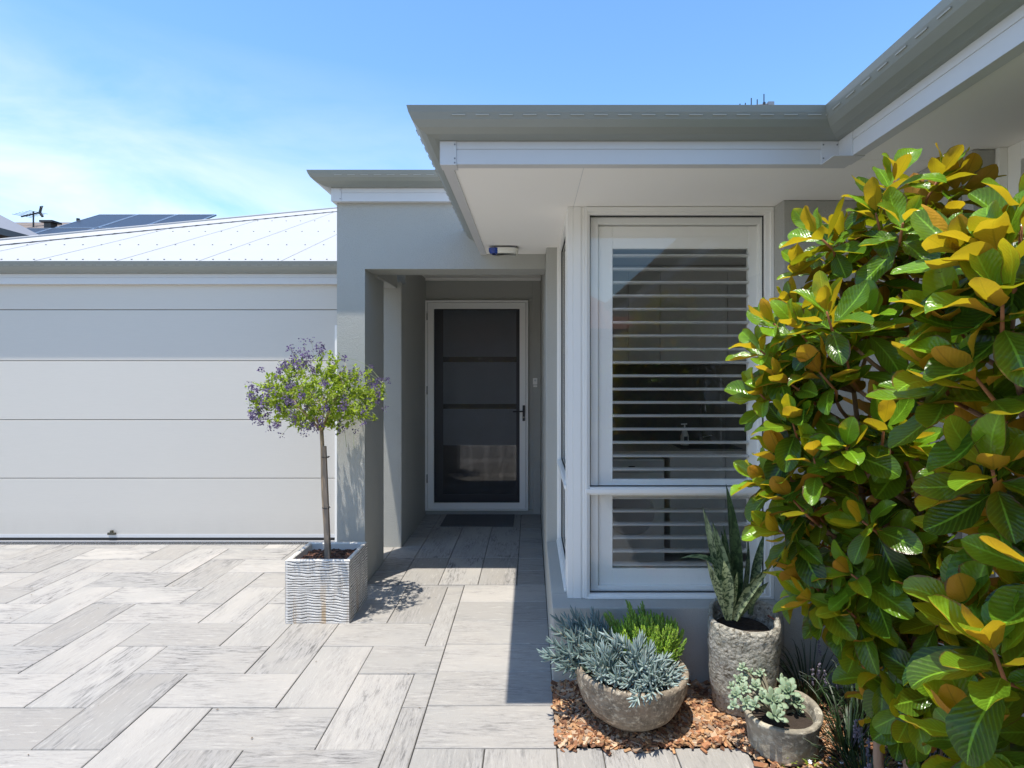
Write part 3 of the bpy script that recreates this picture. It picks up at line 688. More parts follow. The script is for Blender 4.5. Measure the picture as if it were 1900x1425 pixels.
# ------------------------------------------------------------------ leaf geometry
def frame(d,upv):
    d=d.normalized(); r=d.cross(upv)
    if r.length<1e-4: r=d.orthogonal()
    r.normalize(); n=r.cross(d); return d,r,n
def leaf(m,base,d,nrm,Ln,Wd,fold=.35,bend=.3,cols=4,rows=8,col=None,shape=1.25,petiole=.0,wave=.0,twist=0):
    d,r,n=frame(d,nrm)       # n ~ upper side
    b=len(m.v); ph=R(0,6); pts=[]
    pos=base+d*petiole; cur=0
    dd=Vector(d); nn=Vector(n); st=Ln/rows
    for i in range(rows+1):
        t_=i/rows; w=Wd*.5*max(0,math.sin(math.pi*min(1,t_**shape*.97+.03)))**.75
        if shape>1.3:
            t_=1-(1-i/rows)**1.5; w=Wd*.5*max(0,math.sin(math.pi*(t_**1.3*.965+.03)))**.6*min(1,.12+t_*4.5)
        if i==rows: w=w*.15 if shape>1.3 else Wd*.02
        rr=r*math.cos(twist*t_)+nn*math.sin(twist*t_); n2=nn*math.cos(twist*t_)-r*math.sin(twist*t_)
        for k in range(cols+1):
            s_=k/cols*2-1
            off=rr*(s_*w)+n2*(fold*w*abs(s_)**1.4)+n2*(wave*w*math.sin(ph+t_*11+s_*2)*abs(s_))
            m.v.append(pos+off)
        if shape>1.3: st=Ln*((1-i/rows)**1.5-max(0,1-(i+1)/rows)**1.5)
        q=Matrix.Rotation(-bend*st/Ln*(.4+1.2*t_),3,r)
        pos=pos+dd*st; dd=q@dd; nn=q@nn
    c=col or (R(0,1),R(0,1),R(0,1),1)
    for i in range(rows):
        for k in range(cols):
            a=b+i*(cols+1)+k; u0,u1=k/cols,(k+1)/cols; v0,v1=i/rows,(i+1)/rows
            m.face([a,a+1,a+cols+2,a+cols+1],[(u0,v0),(u1,v0),(u1,v1),(u0,v1)],c)
UP=Vector((0,0,1))
def rdir():
    while True:
        v=Vector((R(-1,1),R(-1,1),R(-1,1)))
        if .1<v.length<1: return v.normalized()

# ------------------------------------------------------------------ magnolias
def interp(tab,y):
    if y<=tab[0][0]: return tab[0][1]
    for (a,b),(c,d) in zip(tab[:-1],tab[1:]):
        if a<=y<=c: return b+(d-b)*(y-a)/(c-a)
    return tab[-1][1]
def magnolia(label,base,cx,cy,left,right,ys,ydepth,n,llen,mind,topz,sd,extra=()):
    random.seed(sd)
    tr=thing('magnolia_tree',label,'tree',base)
    tips=[]
    for e in extra: tips.append(P(*e))
    tries=0
    while len(tips)<n and tries<20000:
        tries+=1
        py=R(*ys); xl=interp(left,py); xr=interp(right,py)
        if xl>=xr: continue
        px=R(xl,xr); Y=R(*ydepth)
        edge=min(1,(px-xl)/90)
        Y=cy+ (Y-cy)*(.35+.65*edge)
        p=P(px,py,Y)
        if p.z<.12: continue
        if all((p-q).length>mind for q in tips): tips.append(p)
    crown=MB(); wood=MB(); tw=MB()
    base=Vector(base); top=Vector((cx,cy,topz))
    stems=[]
    for k in range(3):
        a=2*math.pi*k/3+.6; p1=base+Vector((math.cos(a)*.03,math.sin(a)*.03,0))
        mid=Vector((cx+math.cos(a)*.09,cy+math.sin(a)*.08,topz*.45)); tp_=Vector((cx+math.cos(a)*.12,cy+math.sin(a)*.10,topz*(.95-.08*k)))
        ps=[]
        for i in range(15):
            t_=i/14; q=p1*(1-t_)**2+mid*2*t_*(1-t_)+tp_*t_*t_
            q=q+Vector((mnoise.noise(q*5+Vector((k,0,0)))*.05,mnoise.noise(q*5+Vector((0,k,9)))*.05,0))*(t_>0); ps.append(q)
        stems.append(ps); wood.tube(ps,[.017-.012*i/14 for i in range(15)],8,col=(0,0,0,1))
    for tpp in tips:
        best=None
        for ps in stems:
            for q in ps:
                dzz=tpp.z-q.z; hd2=math.hypot(tpp.x-q.x,tpp.y-q.y)
                cost=abs(dzz-.55*hd2-.05)+.5*hd2+(1 if dzz<0.02 and q.z>.25 else 0)
                if best is None or cost<best[0]: best=(cost,q)
        q=best[1]; out=Vector((tpp.x-cx,tpp.y-cy,0)); 
        hr=out.length; out=out.normalized() if hr>1e-3 else Vector((0,-1,0))
        frac=min(1,hr/.3)
        hh=(tpp.z)/topz
        ax=(out*(.35+.55*frac)+UP*(.45+.75*hh)+rdir()*.45).normalized()
        if hh<.5: ax=(ax+out*.4-UP*.25*(.6-hh)).normalized()
        mid=(q+tpp)/2+Vector((R(-.02,.02),R(-.02,.02),-.02)); m2=tpp-ax*.07
        bz=[q,q*.5+mid*.5,mid,(mid+m2)/2+Vector((R(-.01,.01),R(-.01,.01),0)),m2,tpp]
        wood.tube(bz[:4],[.0075,.0065,.0055,.0045],6,col=(.2,0,0,1)); wood.tube(bz[3:],[.0045,.004,.0028],6,col=(1,0,0,1))
        # whorl: old splayed leaves, then mid, then young upright
        cnt=random.randint(12,15); whorl_tone=R(0,1)  # random tone shared by one whorl
        for i in range(cnt):
            t_=i/(cnt-1)                      # 0 old .. 1 young
            az=i*2.399+R(-.3,.3); o1=ax.orthogonal().normalized(); o2=ax.cross(o1)
            rad=o1*math.cos(az)+o2*math.sin(az)
            open_=math.radians(106-84*t_**1.1+R(-16,16))
            d=(ax*math.cos(open_)+rad*math.sin(open_)).normalized()
            if t_<.5: d=(d-UP*R(0,.35)).normalized()
            nv=(ax*math.sin(open_)-rad*math.cos(open_)) if open_<1.57 else ax
            nv=(nv+UP*.35).normalized()
            ln=llen*(1.05-.32*t_)*R(.8,1.15)
            bp=tpp-ax*(.075*(1-t_))
            tone=min(1,max(0,.08+.9*t_**1.2+R(-.2,.3)+.3*(whorl_tone-.5)))
            leaf(crown,bp,d,nv,ln,ln*R(.46,.58),shape=1.4,fold=R(.1,.65),bend=R(-1.0,1.3),col=(tone,min(1,max(0,t_*1.1-.1+R(-.2,.2))),R(0,1),1),petiole=.012,wave=R(.05,.24),twist=R(-.5,.5))
    crown.build('crown',M['mag'],tr,smooth=True); wood.build('trunk',M['bark'],tr,smooth=True)
    return tr
A_left=[(300,1720),(360,1660),(420,1545),(480,1535),(540,1525),(570,1465),(640,1440),(720,1445),(800,1455),(880,1450),(960,1475),(1040,1480),(1120,1510),(1180,1560),(1240,1620),(1330,1640),(1500,1660)]
A_right=[(300,1790),(400,1790),(450,1760),(600,1760),(1500,1790)]
ex=[(1660,335,1.55),(1745,325,1.58),(1785,345,1.62),(1625,395,1.55),(1700,385,1.7),(1515,435,1.62),(1562,440,1.68),(1745,420,1.6),(1500,500,1.7),(1620,480,1.6),(1690,470,1.62),
    (1435,600,1.62),(1410,650,1.66),(1480,610,1.55),(1450,700,1.58),(1410,730,1.66),(1530,600,1.6),(1610,590,1.5),(1570,660,1.5),(1520,690,1.5),(1470,780,1.55),(1415,890,1.66),(1465,920,1.56),(1445,985,1.62),(1640,790,1.42),(1690,830,1.42),(1570,830,1.45),(1510,850,1.5),(1450,850,1.6),(1500,1110,1.62),(1570,1130,1.55),(1625,1240,1.6),(1480,1060,1.66),(1640,1310,1.7)]
magnolia('magnolia shrub with glossy green leaves and rusty undersides growing beside the tall rough pot',(1.14,1.75,-.02),1.08,1.68,A_left,A_right,(400,1340),(1.40,1.95),100,.122,.094,2.0,11,ex)
B_left=[(400,1870),(440,1790),(520,1790),(600,1770),(680,1760),(720,1740),(800,1790),(880,1770),(960,1750),(1040,1790),(1120,1800),(1200,1790),(1300,1780),(1500,1790),(1800,1800)]
B_right=[(400,2150),(1800,2250)]
magnolia('nearest magnolia shrub cut by the right edge with large glossy leaves',(1.14,1.12,-.02),1.12,1.12,B_left,B_right,(400,1700),(.92,1.36),76,.142,.096,1.75,5,[(1895,420,1.0),(1850,470,.98),(1780,470,1.05),(1770,600,1.08),(1810,700,1.0),(1745,690,1.1),(1860,560,.95)])

# ------------------------------------------------------------------ standard tree in cube planter
random.seed(3)
pl=thing('planter_box','square white ridged ceramic planter with rust stains standing on the driveway','planter',(-1.32,3.68,0))
def ridged(m,face,x0,x1,y0,y1,h,nu=46,nv=64):
    # grid over one side, horizontal wavering ridges
    for i in range(nv+1):
        for k in range(nu+1):
            u=k/nu; v=i/nv; z=v*h
            if face=='f': p=Vector((x0+(x1-x0)*u,y0,z)); n=Vector((0,-1,0)); s_=p.x
            elif face=='r': p=Vector((x1,y0+(y1-y0)*u,z)); n=Vector((1,0,0)); s_=p.y+3
            elif face=='b': p=Vector((x1+(x0-x1)*u,y1,z)); n=Vector((0,1,0)); s_=p.x+9
            else: p=Vector((x0,y1+(y0-y1)*u,z)); n=Vector((-1,0,0)); s_=p.y+14
            yield i,k,p,n,s_
def cube_planter(m):
    x0,x1,y0,y1,h=-1.512,-1.118,3.487,3.862,.386
    nu,nv=30,170
    for face in 'frbl':
        b=len(m.v); val=[]
        for i,k,p,n,s_ in ridged(m,face,x0,x1,y0,y1,h,nu,nv):
            w=p.z*1/.0165+.9*mnoise.noise(Vector((s_*4,p.z*9,2)))+.55*mnoise.noise(Vector((s_*17,p.z*24,5)))
            fr=w%1; g_=1-abs(fr-.5)*2      # 1 centre of ridge
            g_=min(1,g_*2.1); e_=min(1,min(k,nu-k)/1.0)*min(1,(nv-i)/2)*min(1,i/1.0)
            g_=1-(1-g_)*e_
            m.v.append(p+n*(.0042*g_-.002)); val.append(g_)
        for i in range(nv):
            for k in range(nu):
                a=b+i*(nu+1)+k; v_=(val[i*(nu+1)+k]+val[(i+1)*(nu+1)+k])/2
                m.face([a,a+1,a+nu+2,a+nu+1],None,(v_,0,0,1))
    t_=.028; z1=h; zi=h-.06
    o=[(x0-.002,y0-.002),(x1+.002,y0-.002),(x1+.002,y1+.002),(x0-.002,y1+.002)]; q=[(x0+t_,y0+t_),(x1-t_,y0+t_),(x1-t_,y1-t_),(x0+t_,y1-t_)]
    for i in range(4):
        a,b2=o[i],o[(i+1)%4]; c,d=q[i],q[(i+1)%4]
        am=((a[0]*.8+c[0]*.2),(a[1]*.8+c[1]*.2)); bm=((b2[0]*.8+d[0]*.2),(b2[1]*.8+d[1]*.2)); cm=((a[0]*.2+c[0]*.8),(a[1]*.2+c[1]*.8)); dm=((b2[0]*.2+d[0]*.8),(b2[1]*.2+d[1]*.8))
        W_=(1,0,0,1)
        m.quad([(*a,z1-.002),(*b2,z1-.002),(*bm,z1+.004),(*am,z1+.004)],None,W_); m.quad([(*am,z1+.004),(*bm,z1+.004),(*dm,z1+.004),(*cm,z1+.004)],None,W_)
        m.quad([(*cm,z1+.004),(*dm,z1+.004),(*d,z1-.002),(*c,z1-.002)],None,W_); m.quad([(*c,z1-.002),(*d,z1-.002),(*d,zi),(*c,zi)],None,(.8,0,0,1))
m=MB(); cube_planter(m); m.build('box',M['cube'],pl)
def clump(m,x,y,z,n,rx,ry,cols,sz=(.008,.02)):
    for _ in range(n):
        a=R(0,6.283); r_=math.sqrt(R(0,1)); c=Vector((x+math.cos(a)*r_*rx,y+math.sin(a)*r_*ry,z+R(-.006,.010)))
        mm=Matrix.Translation(c)@Matrix.Rotation(R(0,6.28),4,'Z')@Matrix.Rotation(R(-.7,.7),4,'X')@Matrix.Rotation(R(-.5,.5),4,'Y')
        l_=R(*sz); w=l_*R(.25,.6); h_=R(.0015,.004)
        cc=random.choice(cols); k=R(.7,1.3); m.box(-l_,l_,-w,w,-h_,h_,M=mm,col=(cc[0]*k,cc[1]*k,cc[2]*k,1))
dk=[(.10,.045,.03),(.06,.03,.02),(.16,.07,.045),(.03,.018,.012)]
m=MB(); m.box(-1.484,-1.146,3.515,3.834,.30,.338)
for x in range(1): pass
for _ in range(700):
    x=R(-1.478,-1.152);y=R(3.52,3.83); mm=Matrix.Translation((x,y,.342+R(-.003,.010)))@Matrix.Rotation(R(0,6.28),4,'Z')@Matrix.Rotation(R(-.6,.6),4,'X')
    l_=R(.007,.016);w=l_*R(.3,.7); cc=random.choice(dk); m.box(-l_,l_,-w,w,-.002,.002,M=mm,col=(*cc,1))
o=m.build('bark_mulch',M['chip'],None); o.parent=None
o['label']='dark bark mulch filling the top of the ridged planter around the trunk'; o['category']='mulch'; o['kind']='stuff'
st=thing('standard_tree','lollipop tree with lime green leaves and purple flowers staked in the square planter','tree',(-1.325,3.67,.34))
tb=Vector((-1.322,3.67,.33)); tt=P(596,797,3.67)
m=MB(); ps=[tb.lerp(tt,i/8)+Vector((math.sin(i*1.1)*.003,0,0)) for i in range(9)]
m.tube(ps,[.0165-.0045*i/8 for i in range(9)],10)
cc=Vector((-1.375,3.67,1.36))
brs=[]
random.seed(21)
for k in range(13):
    a=2*math.pi*k/13+R(-.2,.2); el_=R(.15,1.3); rad_=R(.24,.36)
    e=tt+Vector((math.cos(a)*rad_*math.cos(el_)-.02,math.sin(a)*rad_*math.cos(el_),.06+.33*math.sin(el_)))
    mid=tt.lerp(e,.45)+Vector((0,0,R(.0,.03)))
    m.tube([tt-Vector((0,0,.01)),mid,e],[.0065,.0045,.002],6); brs.append((mid,e))
    for j in range(4):
        q=mid.lerp(e,R(.1,1)); m.tube([q,q+rdir()*.05+Vector((0,0,.03)),q+rdir()*.09+Vector((0,0,.03))],[.0022,.0016,.001],4)
m.build('trunk',M['trunk'],st,smooth=True)
cr=MB(); fl=MB(); sh=MB()
def envelope(p):
    q=p-cc; r_=math.hypot(q.x/.39,q.y/.35); zt_=.27 if q.z>0 else .20
    base=math.sqrt(r_*r_+(q.z/zt_)**2)
    return base*(1+.25*mnoise.noise(p*7))
def gap(p): return mnoise.noise(p*11+Vector((5,3,1)))
cnt=0
while cnt<450:
    p=cc+Vector((R(-.46,.46),R(-.42,.42),R(-.24,.36)))
    ev=envelope(p)
    if ev>1.0 or gap(p)<-.12 or (ev<.45 and R(0,1)<.6): continue
    if p.z<1.185+.25*((p.x-cc.x)**2): continue
    cnt+=1
    ax=((p-cc).normalized()*.6+UP*.5+rdir()*.6).normalized()
    sh.tube([p-ax*.05,p+ax*.02],.0011,3,cap=False)
    tone=R(0,1)
    for j in range(random.randint(11,17)):
        d=(ax*R(.1,.9)+rdir()).normalized(); b0=p+ax*R(-.05,.03)+rdir()*.006
        ln=R(.018,.034); leaf(cr,b0,d,(UP+rdir()*.5).normalized(),ln,ln*.5,fold=.3,bend=.5,cols=2,rows=3,col=(min(1,max(0,tone*.6+R(0,.5))),R(0,1),0,1),shape=1.0)
def fcluster(p,n,sz,tone):
    for j in range(n):
        d=rdir(); b0=p+Vector((R(-1,1)*sz,R(-1,1)*sz,R(-1.1,1)*sz)); ln=R(.009,.016)
        leaf(fl,b0,d,rdir(),ln,ln*.8,fold=.2,bend=.2,cols=2,rows=2,col=(min(1,max(0,tone+R(-.3,.3))),R(0,1),0,1),shape=.9)
cnt=0
while cnt<170:
    p=cc+Vector((R(-.48,.48),R(-.42,.42),R(-.22,.34))); ev=envelope(p)
    if ev<.75 or ev>1.16 or p.z<1.17: continue
    if p.x>cc.x+.05 and R(0,1)<.5: continue
    cnt+=1; fcluster(p,random.randint(14,30),R(.013,.022),R(.0,1))
for (px,py,Y,n) in ((478,765,3.66,40),(492,772,3.6,40),(500,795,3.62,16),(522,808,3.62,9),(500,745,3.6,26),(538,645,3.7,34),(545,655,3.68,22),(563,634,3.7,14),(578,631,3.7,10),(590,640,3.7,24),(597,642,3.7,14),(700,730,3.66,40),(695,715,3.62,30),(688,708,3.6,18),(530,680,3.6,10),(660,800,3.6,10),(635,795,3.6,16),(560,650,3.68,30),(575,665,3.66,40),(585,735,3.38,60),(560,730,3.36,50),(535,745,3.42,50),(600,715,3.34,30)):
    p=P(px,py,Y); fcluster(p,n,.02,R(.2,1)); q=cc+(p-cc)*.6; sh.tube([q,(q+p)/2+Vector((0,0,.01)),p],.001,3,cap=False)
for (a,b,c) in (((640,665),(675,665),(702,700)),((680,690),(705,705),(716,718)),((690,765),(697,768),(702,778)),((520,675),(510,668),(525,669)),((510,700),(485,712),(478,725)),((500,760),(480,752),(460,756)),((640,800),(641,812),(643,830)),((657,800),(656,818),(657,832))):
    pts=[P(*a,3.62),P(*b,3.62),P(*c,3.6)]; pp=[pts[0]*(1-t_)**2+pts[1]*2*t_*(1-t_)+pts[2]*t_*t_ for t_ in [i/6 for i in range(7)]]; sh.tube(pp,.0014,4)
cr.build('crown',M['mleaf'],st,smooth=True); fl.build('blossom',M['petal'],st,smooth=True); sh.build('shoots',simple('green_shoot',(.30,.34,.14),.7),st)
sk=thing('timber_stake','weathered timber stake tied against the lollipop tree trunk with black ties','stake',(-1.30,3.65,.33))
m=MB(); b0=P(609,1036,3.645); b0.z=.31; t0=P(602,828,3.65)
e=(t0-b0); 
for z_ in (0,): pass
bb=len(m.v)
sk_off=0
for q,wd in ((b0,.0165),(t0,.010)):
    for sx,sy in ((-1,-1),(1,-1),(1,1),(-1,1)): m.v.append(q+Vector((sx*wd,sy*wd,0)))
for f in ((0,1,5,4),(1,2,6,5),(2,3,7,6),(3,0,4,7),(4,5,6,7)): m.face([bb+i for i in f])
m.build('post',M['stake'],sk)
for yy_ in (848,942):
    m=MB(); c=P(604 if yy_<900 else 605,yy_,3.655); pts=[c+Vector((math.cos(a_)*.023,math.sin(a_)*.027,math.sin(a_*2)*.002)) for a_ in [2*math.pi*i/14 for i in range(15)]]
    m.tube(pts,.0022,5); m.tube([c+Vector((.015,-.014,0)),c+Vector((.035,-.02,.006))],.002,5); m.build('tie',M['rubber'],sk)

# ------------------------------------------------------------------ pots
def lathe(m,cx,cy,prof,n=56,warp=None):
    b=len(m.v)
    for j,(r_,z) in enumerate(prof):
        for k in range(n):
            a=2*math.pi*k/n; p=Vector((cx+math.cos(a)*r_,cy+math.sin(a)*r_,z))
            m.v.append(warp(p,a,r_,z) if warp else p)
    for j in range(len(prof)-1):
        for k in range(n):
            m.face([b+j*n+k,b+j*n+(k+1)%n,b+(j+1)*n+(k+1)%n,b+(j+1)*n+k])
    m.face([b+k for k in range(n)][::-1]); m.face([b+(len(prof)-1)*n+k for k in range(n)])
def dens(prof,n=6):
    o=[]
    for (a,b),(c,d) in zip(prof[:-1],prof[1:]):
        for i in range(n): o.append((a+(c-a)*i/n,b+(d-b)*i/n))
    o.append(prof[-1]); return o
bcx,bcy=.445,2.53
bw=thing('bowl_planter','wide mossy brown stone bowl full of blue and green succulents on bark chips','bowl',(bcx,bcy,0))
def wb(p,a,r_,z):
    tilt=-.05*(p.x-bcx)*(z/.25) ; nz=mnoise.noise(p*14)*.004+mnoise.noise(p*45)*.0015
    v=Vector((p.x-bcx,p.y-bcy,0)); v=v.normalized() if v.length else v
    return Vector((p.x,p.y,p.z+tilt))+v*nz+Vector((0,0,nz*.6 if z>.2 else 0))
m=MB(); lathe(m,bcx,bcy,dens([(.05,.012),(.10,.016),(.145,.034),(.19,.070),(.222,.118),(.242,.175),(.250,.222),(.252,.240),(.246,.250),(.232,.250),(.222,.238),(.218,.205),(.20,.19)],3),72,wb)
m.build('bowl',M['bowl'],bw,smooth=True)
m=MB(); lathe(m,bcx,bcy,[(.216,.19),(.216,.208),(.12,.216),(.02,.22)],40); m.build('potting_soil',M['soil'],bw)
tcx,tcy=.975,2.615
tpot=thing('tall_pot','tall crusty pale ceramic pot holding the snake plant against the wall','pot',(tcx,tcy,0))
def sq(a,e):
    c_,s_=math.cos(a+.35),math.sin(a+.35); return (abs(c_)**e+abs(s_)**e)**(-1/e)
def wt(p,a,r_,z):
    k=sq(a,2.9)*(1-.0); v=Vector((math.cos(a),math.sin(a),0)); nz=mnoise.noise(p*11)*.005+mnoise.noise(p*50)*.004+mnoise.noise(p*110)*.003
    q=Vector((tcx,tcy,z))+v*(r_*k*.94+nz)
    if z>.36: q.z+=.02*math.sin(a*1+.4)*(z-.36)/.08+mnoise.noise(p*9)*.008
    q.x+=(z)*.02
    return q
m=MB(); lathe(m,tcx,tcy,dens([(.10,.01),(.125,.02),(.138,.05),(.150,.11),(.160,.20),(.166,.30),(.168,.38),(.167,.425),(.160,.437),(.148,.437),(.142,.425),(.138,.36),(.12,.345)],4),96,wt)
m.build('pot',M['tall'],tpot,smooth=True)
m=MB(); lathe(m,tcx,tcy,[(.13,.34),(.12,.372),(.02,.376)],30); m.build('potting_soil',M['soil'],tpot)
scx,scy=1.036,2.335
sp_=thing('small_pot','short wide weathered grey pot with pale rosette succulents at the bed corner','pot',(scx,scy,0))
def ws(p,a,r_,z):
    v=Vector((math.cos(a),math.sin(a),0)); nz=mnoise.noise(p*9)*.006+mnoise.noise(p*38)*.002
    q=p+v*nz; q.z+=(.012*math.cos(a-.3)+mnoise.noise(p*8)*.006)*(z/.16); return q
m=MB(); lathe(m,scx,scy,dens([(.09,.0),(.118,.004),(.132,.022),(.134,.045),(.136,.075),(.142,.11),(.150,.145),(.153,.160),(.148,.168),(.136,.169),(.126,.160),(.120,.12),(.10,.11)],4),72,ws)
m.build('pot',M['small'],sp_,smooth=True)
m=MB(); lathe(m,scx,scy,[(.118,.10),(.115,.135),(.02,.14)],30); m.build('potting_soil',M['soil'],sp_)

# finger leaf succulents
def finger(m,base,d,ln,rad,curve,col):
    d,r,n=frame(d,UP); b=len(m.v); pos=Vector(base); dd=Vector(d); k_=5; N=4
    ax=dd.cross(UP); ax=ax.normalized() if ax.length>1e-3 else Vector((1,0,0))
    for i in range(N+1):
        t_=i/N; rr=rad*(.75,1,.95,.7,.12)[i]; u=dd.orthogonal().normalized() if i==0 else u_
        u=(u-dd*u.dot(dd)).normalized(); u_=u; w=dd.cross(u)
        for k in range(k_):
            a=2*math.pi*k/k_; m.v.append(pos+(u*math.cos(a)+w*math.sin(a))*rr)
        pos=pos+dd*(ln/N); dd=(Matrix.Rotation(curve/N,3,ax)@dd)
    for i in range(N):
        for k in range(k_):
            a=b+i*k_+k; c=b+i*k_+(k+1)%k_; m.face([a,c,c+k_,a+k_],None,col)
def stemplant(leafm,stemm,pts,n,ll,rad,col0,curve=.5,spread=(.5,1.1)):
    # pts polyline of stem
    L_=[0]; 
    for a,b in zip(pts[:-1],pts[1:]): L_.append(L_[-1]+(b-a).length)
    tot=L_[-1]; stemm.tube(pts,[.0035]*len(pts),5)
    for i in range(n):
        t_=(i+1)/n; s_=t_**.8*tot; j=0
        while j<len(pts)-2 and L_[j+1]<s_: j+=1
        f=(s_-L_[j])/max(1e-6,L_[j+1]-L_[j]); p=pts[j].lerp(pts[j+1],f); ax=(pts[j+1]-pts[j]).normalized()
        az=i*2.399; o1=ax.orthogonal().normalized(); o2=ax.cross(o1); rad_=o1*math.cos(az)+o2*math.sin(az)
        op=spread[1]-(spread[1]-spread[0])*t_+R(-.15,.15)
        if t_>.93: op*=.5
        d=ax*math.cos(op)+rad_*math.sin(op); ln=ll*(1.1-.5*t_)*R(.8,1.15)
        c=(min(1,max(0,col0+R(-.2,.3))),R(0,.5) if t_<.4 else R(0,.15),0,1)
        finger(leafm,p,d,ln,rad*R(.85,1.1),curve*R(.5,1.3),c)
def bez(a,b,c,n=6): return [a*(1-t_)**2+b*2*t_*(1-t_)+c*t_*t_ for t_ in [i/n for i in range(n+1)]]
stemmat=simple('succulent_stem',(.20,.18,.12),.8)
def chalk(label,specs,group=None):
    th=thing('chalk_stick_succulent',label,'succulent',(specs[0][0][0],specs[0][0][1],.21))
    lm=MB(); sm=MB()
    for (b_,tip,n,ll,tone) in specs:
        b_=Vector(b_); tip=Vector(tip); mid=(b_+tip)/2; mid.z=max(b_.z,tip.z*.6+b_.z*.4)+.02
        stemplant(lm,sm,bez(b_,mid,tip),n,ll,.0048,tone)
    lm.build('leaves',M['chalk'],th,smooth=True); sm.build('stems',stemmat,th,smooth=True)
random.seed(44)
sp1=[]
for (px,py,Y) in ((1035,1150,2.60),(1052,1148,2.68),(1075,1150,2.66),(1095,1155,2.70),(1110,1150,2.66),(1028,1195,2.52),(1018,1222,2.48),(1040,1240,2.46),(1060,1185,2.55),(1085,1180,2.58),(1105,1178,2.56),(1045,1210,2.5),(1070,1215,2.48),(1120,1165,2.62),(1010,1212,2.50),(1090,1205,2.5),(1062,1165,2.62),(1048,1222,2.56),(1085,1150,2.6),(1065,1140,2.64),(1100,1140,2.68),(1030,1170,2.56),(1050,1170,2.62)):
    t_=P(px,py,Y); sp1.append(((bcx-.12+R(-.05,.05),bcy+R(-.05,.08),.21),t_,random.randint(26,34),.076,R(0,.5)))  # lower tone paints the shade on this left group into its leaves
chalk('blue green finger leaved succulent with shade put into its colour spilling over the left rim of the stone bowl',sp1)
sp2=[]
for (px,py,Y) in ((1100,1235,2.36),(1115,1255,2.34),(1140,1262,2.33),(1090,1225,2.42),(1160,1270,2.32),(1190,1185,2.50),(1182,1200,2.44),(1205,1205,2.46),(1175,1215,2.40),(1215,1225,2.42),(1228,1240,2.40),(1160,1235,2.38),(1195,1235,2.36),(1235,1222,2.48),(1250,1250,2.44),(1262,1262,2.42),(1140,1200,2.46),(1132,1215,2.42),(1150,1188,2.48),(1188,1275,2.30),(1205,1292,2.27),(1178,1300,2.26),(1222,1262,2.36),(1245,1272,2.38),(1210,1250,2.34),(1120,1205,2.46),(1128,1180,2.5),(1260,1240,2.5),(1170,1250,2.34),(1200,1265,2.31)):
    t_=P(px,py,Y); sp2.append(((bcx+(-.08 if px<1150 and py>1190 else .06)+R(-.06,.06),bcy-.06+R(-.06,.06),.21),t_,random.randint(26,34),.076,R(.35,1)))
chalk('pale powdery blue finger leaved succulent filling the front of the stone bowl',sp2)
th=thing('sedum_plant','bright lime green fine leaved succulent at the back right of the stone bowl','succulent',(bcx+.1,bcy+.1,.21))
lm=MB(); sm=MB(); random.seed(9)
cnt=0
while cnt<190:
    a=R(0,6.28); r_=math.sqrt(R(0,1)); u=math.cos(a)*r_; v=math.sin(a)*r_
    tip=Vector((bcx+.10+u*.185,bcy+.10+v*.15,.27+.14*math.sqrt(max(0,1-r_*r_*.85))+R(-.02,.015)))
    if cnt<22: tip.x-=.05; tip.y+=.06; tip.z+=.02
    if tip.y>2.79: tip.y=2.79
    b_=Vector((bcx+.10+u*.09,bcy+.08+v*.07,.21)); cnt+=1
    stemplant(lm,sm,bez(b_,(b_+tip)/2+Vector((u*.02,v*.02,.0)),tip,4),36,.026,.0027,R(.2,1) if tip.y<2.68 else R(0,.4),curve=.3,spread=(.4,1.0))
lm.build('leaves',M['sedum'],th,smooth=True); sm.build('stems',simple('sedum_stem',(.2,.25,.06),.7),th)
# ghost rosettes
th=thing('rosette_succulent','pale grey green rosette succulent crowding the left of the small round pot','succulent',(scx,scy,.14))
lm=MB(); sm=MB(); random.seed(15)
def rosette(c,ax,n,ll,m,tone):
    for i in range(n):
        t_=i/(n-1); az=i*2.399; o1=ax.orthogonal().normalized(); o2=ax.cross(o1); rd=o1*math.cos(az)+o2*math.sin(az)
        op=1.45-1.1*t_+R(-.1,.1); d=ax*math.cos(op)+rd*math.sin(op); nv=ax*math.sin(op)-rd*math.cos(op); ln=ll*(1-.55*t_)*R(.9,1.1)
        thick_leaf(m,c+ax*.004*t_,d,nv,ln,ln*.52,(min(1,max(0,tone+R(-.25,.25))),R(0,.4),0,1))
def thick_leaf(m,base,d,nrm,ln,wd,col):
    d,r,n=frame(d,nrm); b=len(m.v); rows=5; k_=6
    for i in range(rows+1):
        t_=i/rows; w=wd*.5*(.35,.5,.78,1.0,.88,.25)[i]; h_=wd*.14*(1.2,1.2,1,.9,.7,.2)[i]; p=base+d*(ln*t_)+n*(ln*.10*t_*t_)
        for k in range(k_):
            a=2*math.pi*k/k_; m.v.append(p+r*(math.cos(a)*w)+n*(math.sin(a)*h_+abs(math.cos(a))*w*.2))
    for i in range(rows):
        for k in range(k_):
            a=b+i*k_+k; c=b+i*k_+(k+1)%k_; m.face([a,c,c+k_,a+k_],None,col)
    m.face([b+rows*k_+k for k in range(k_)],None,col)
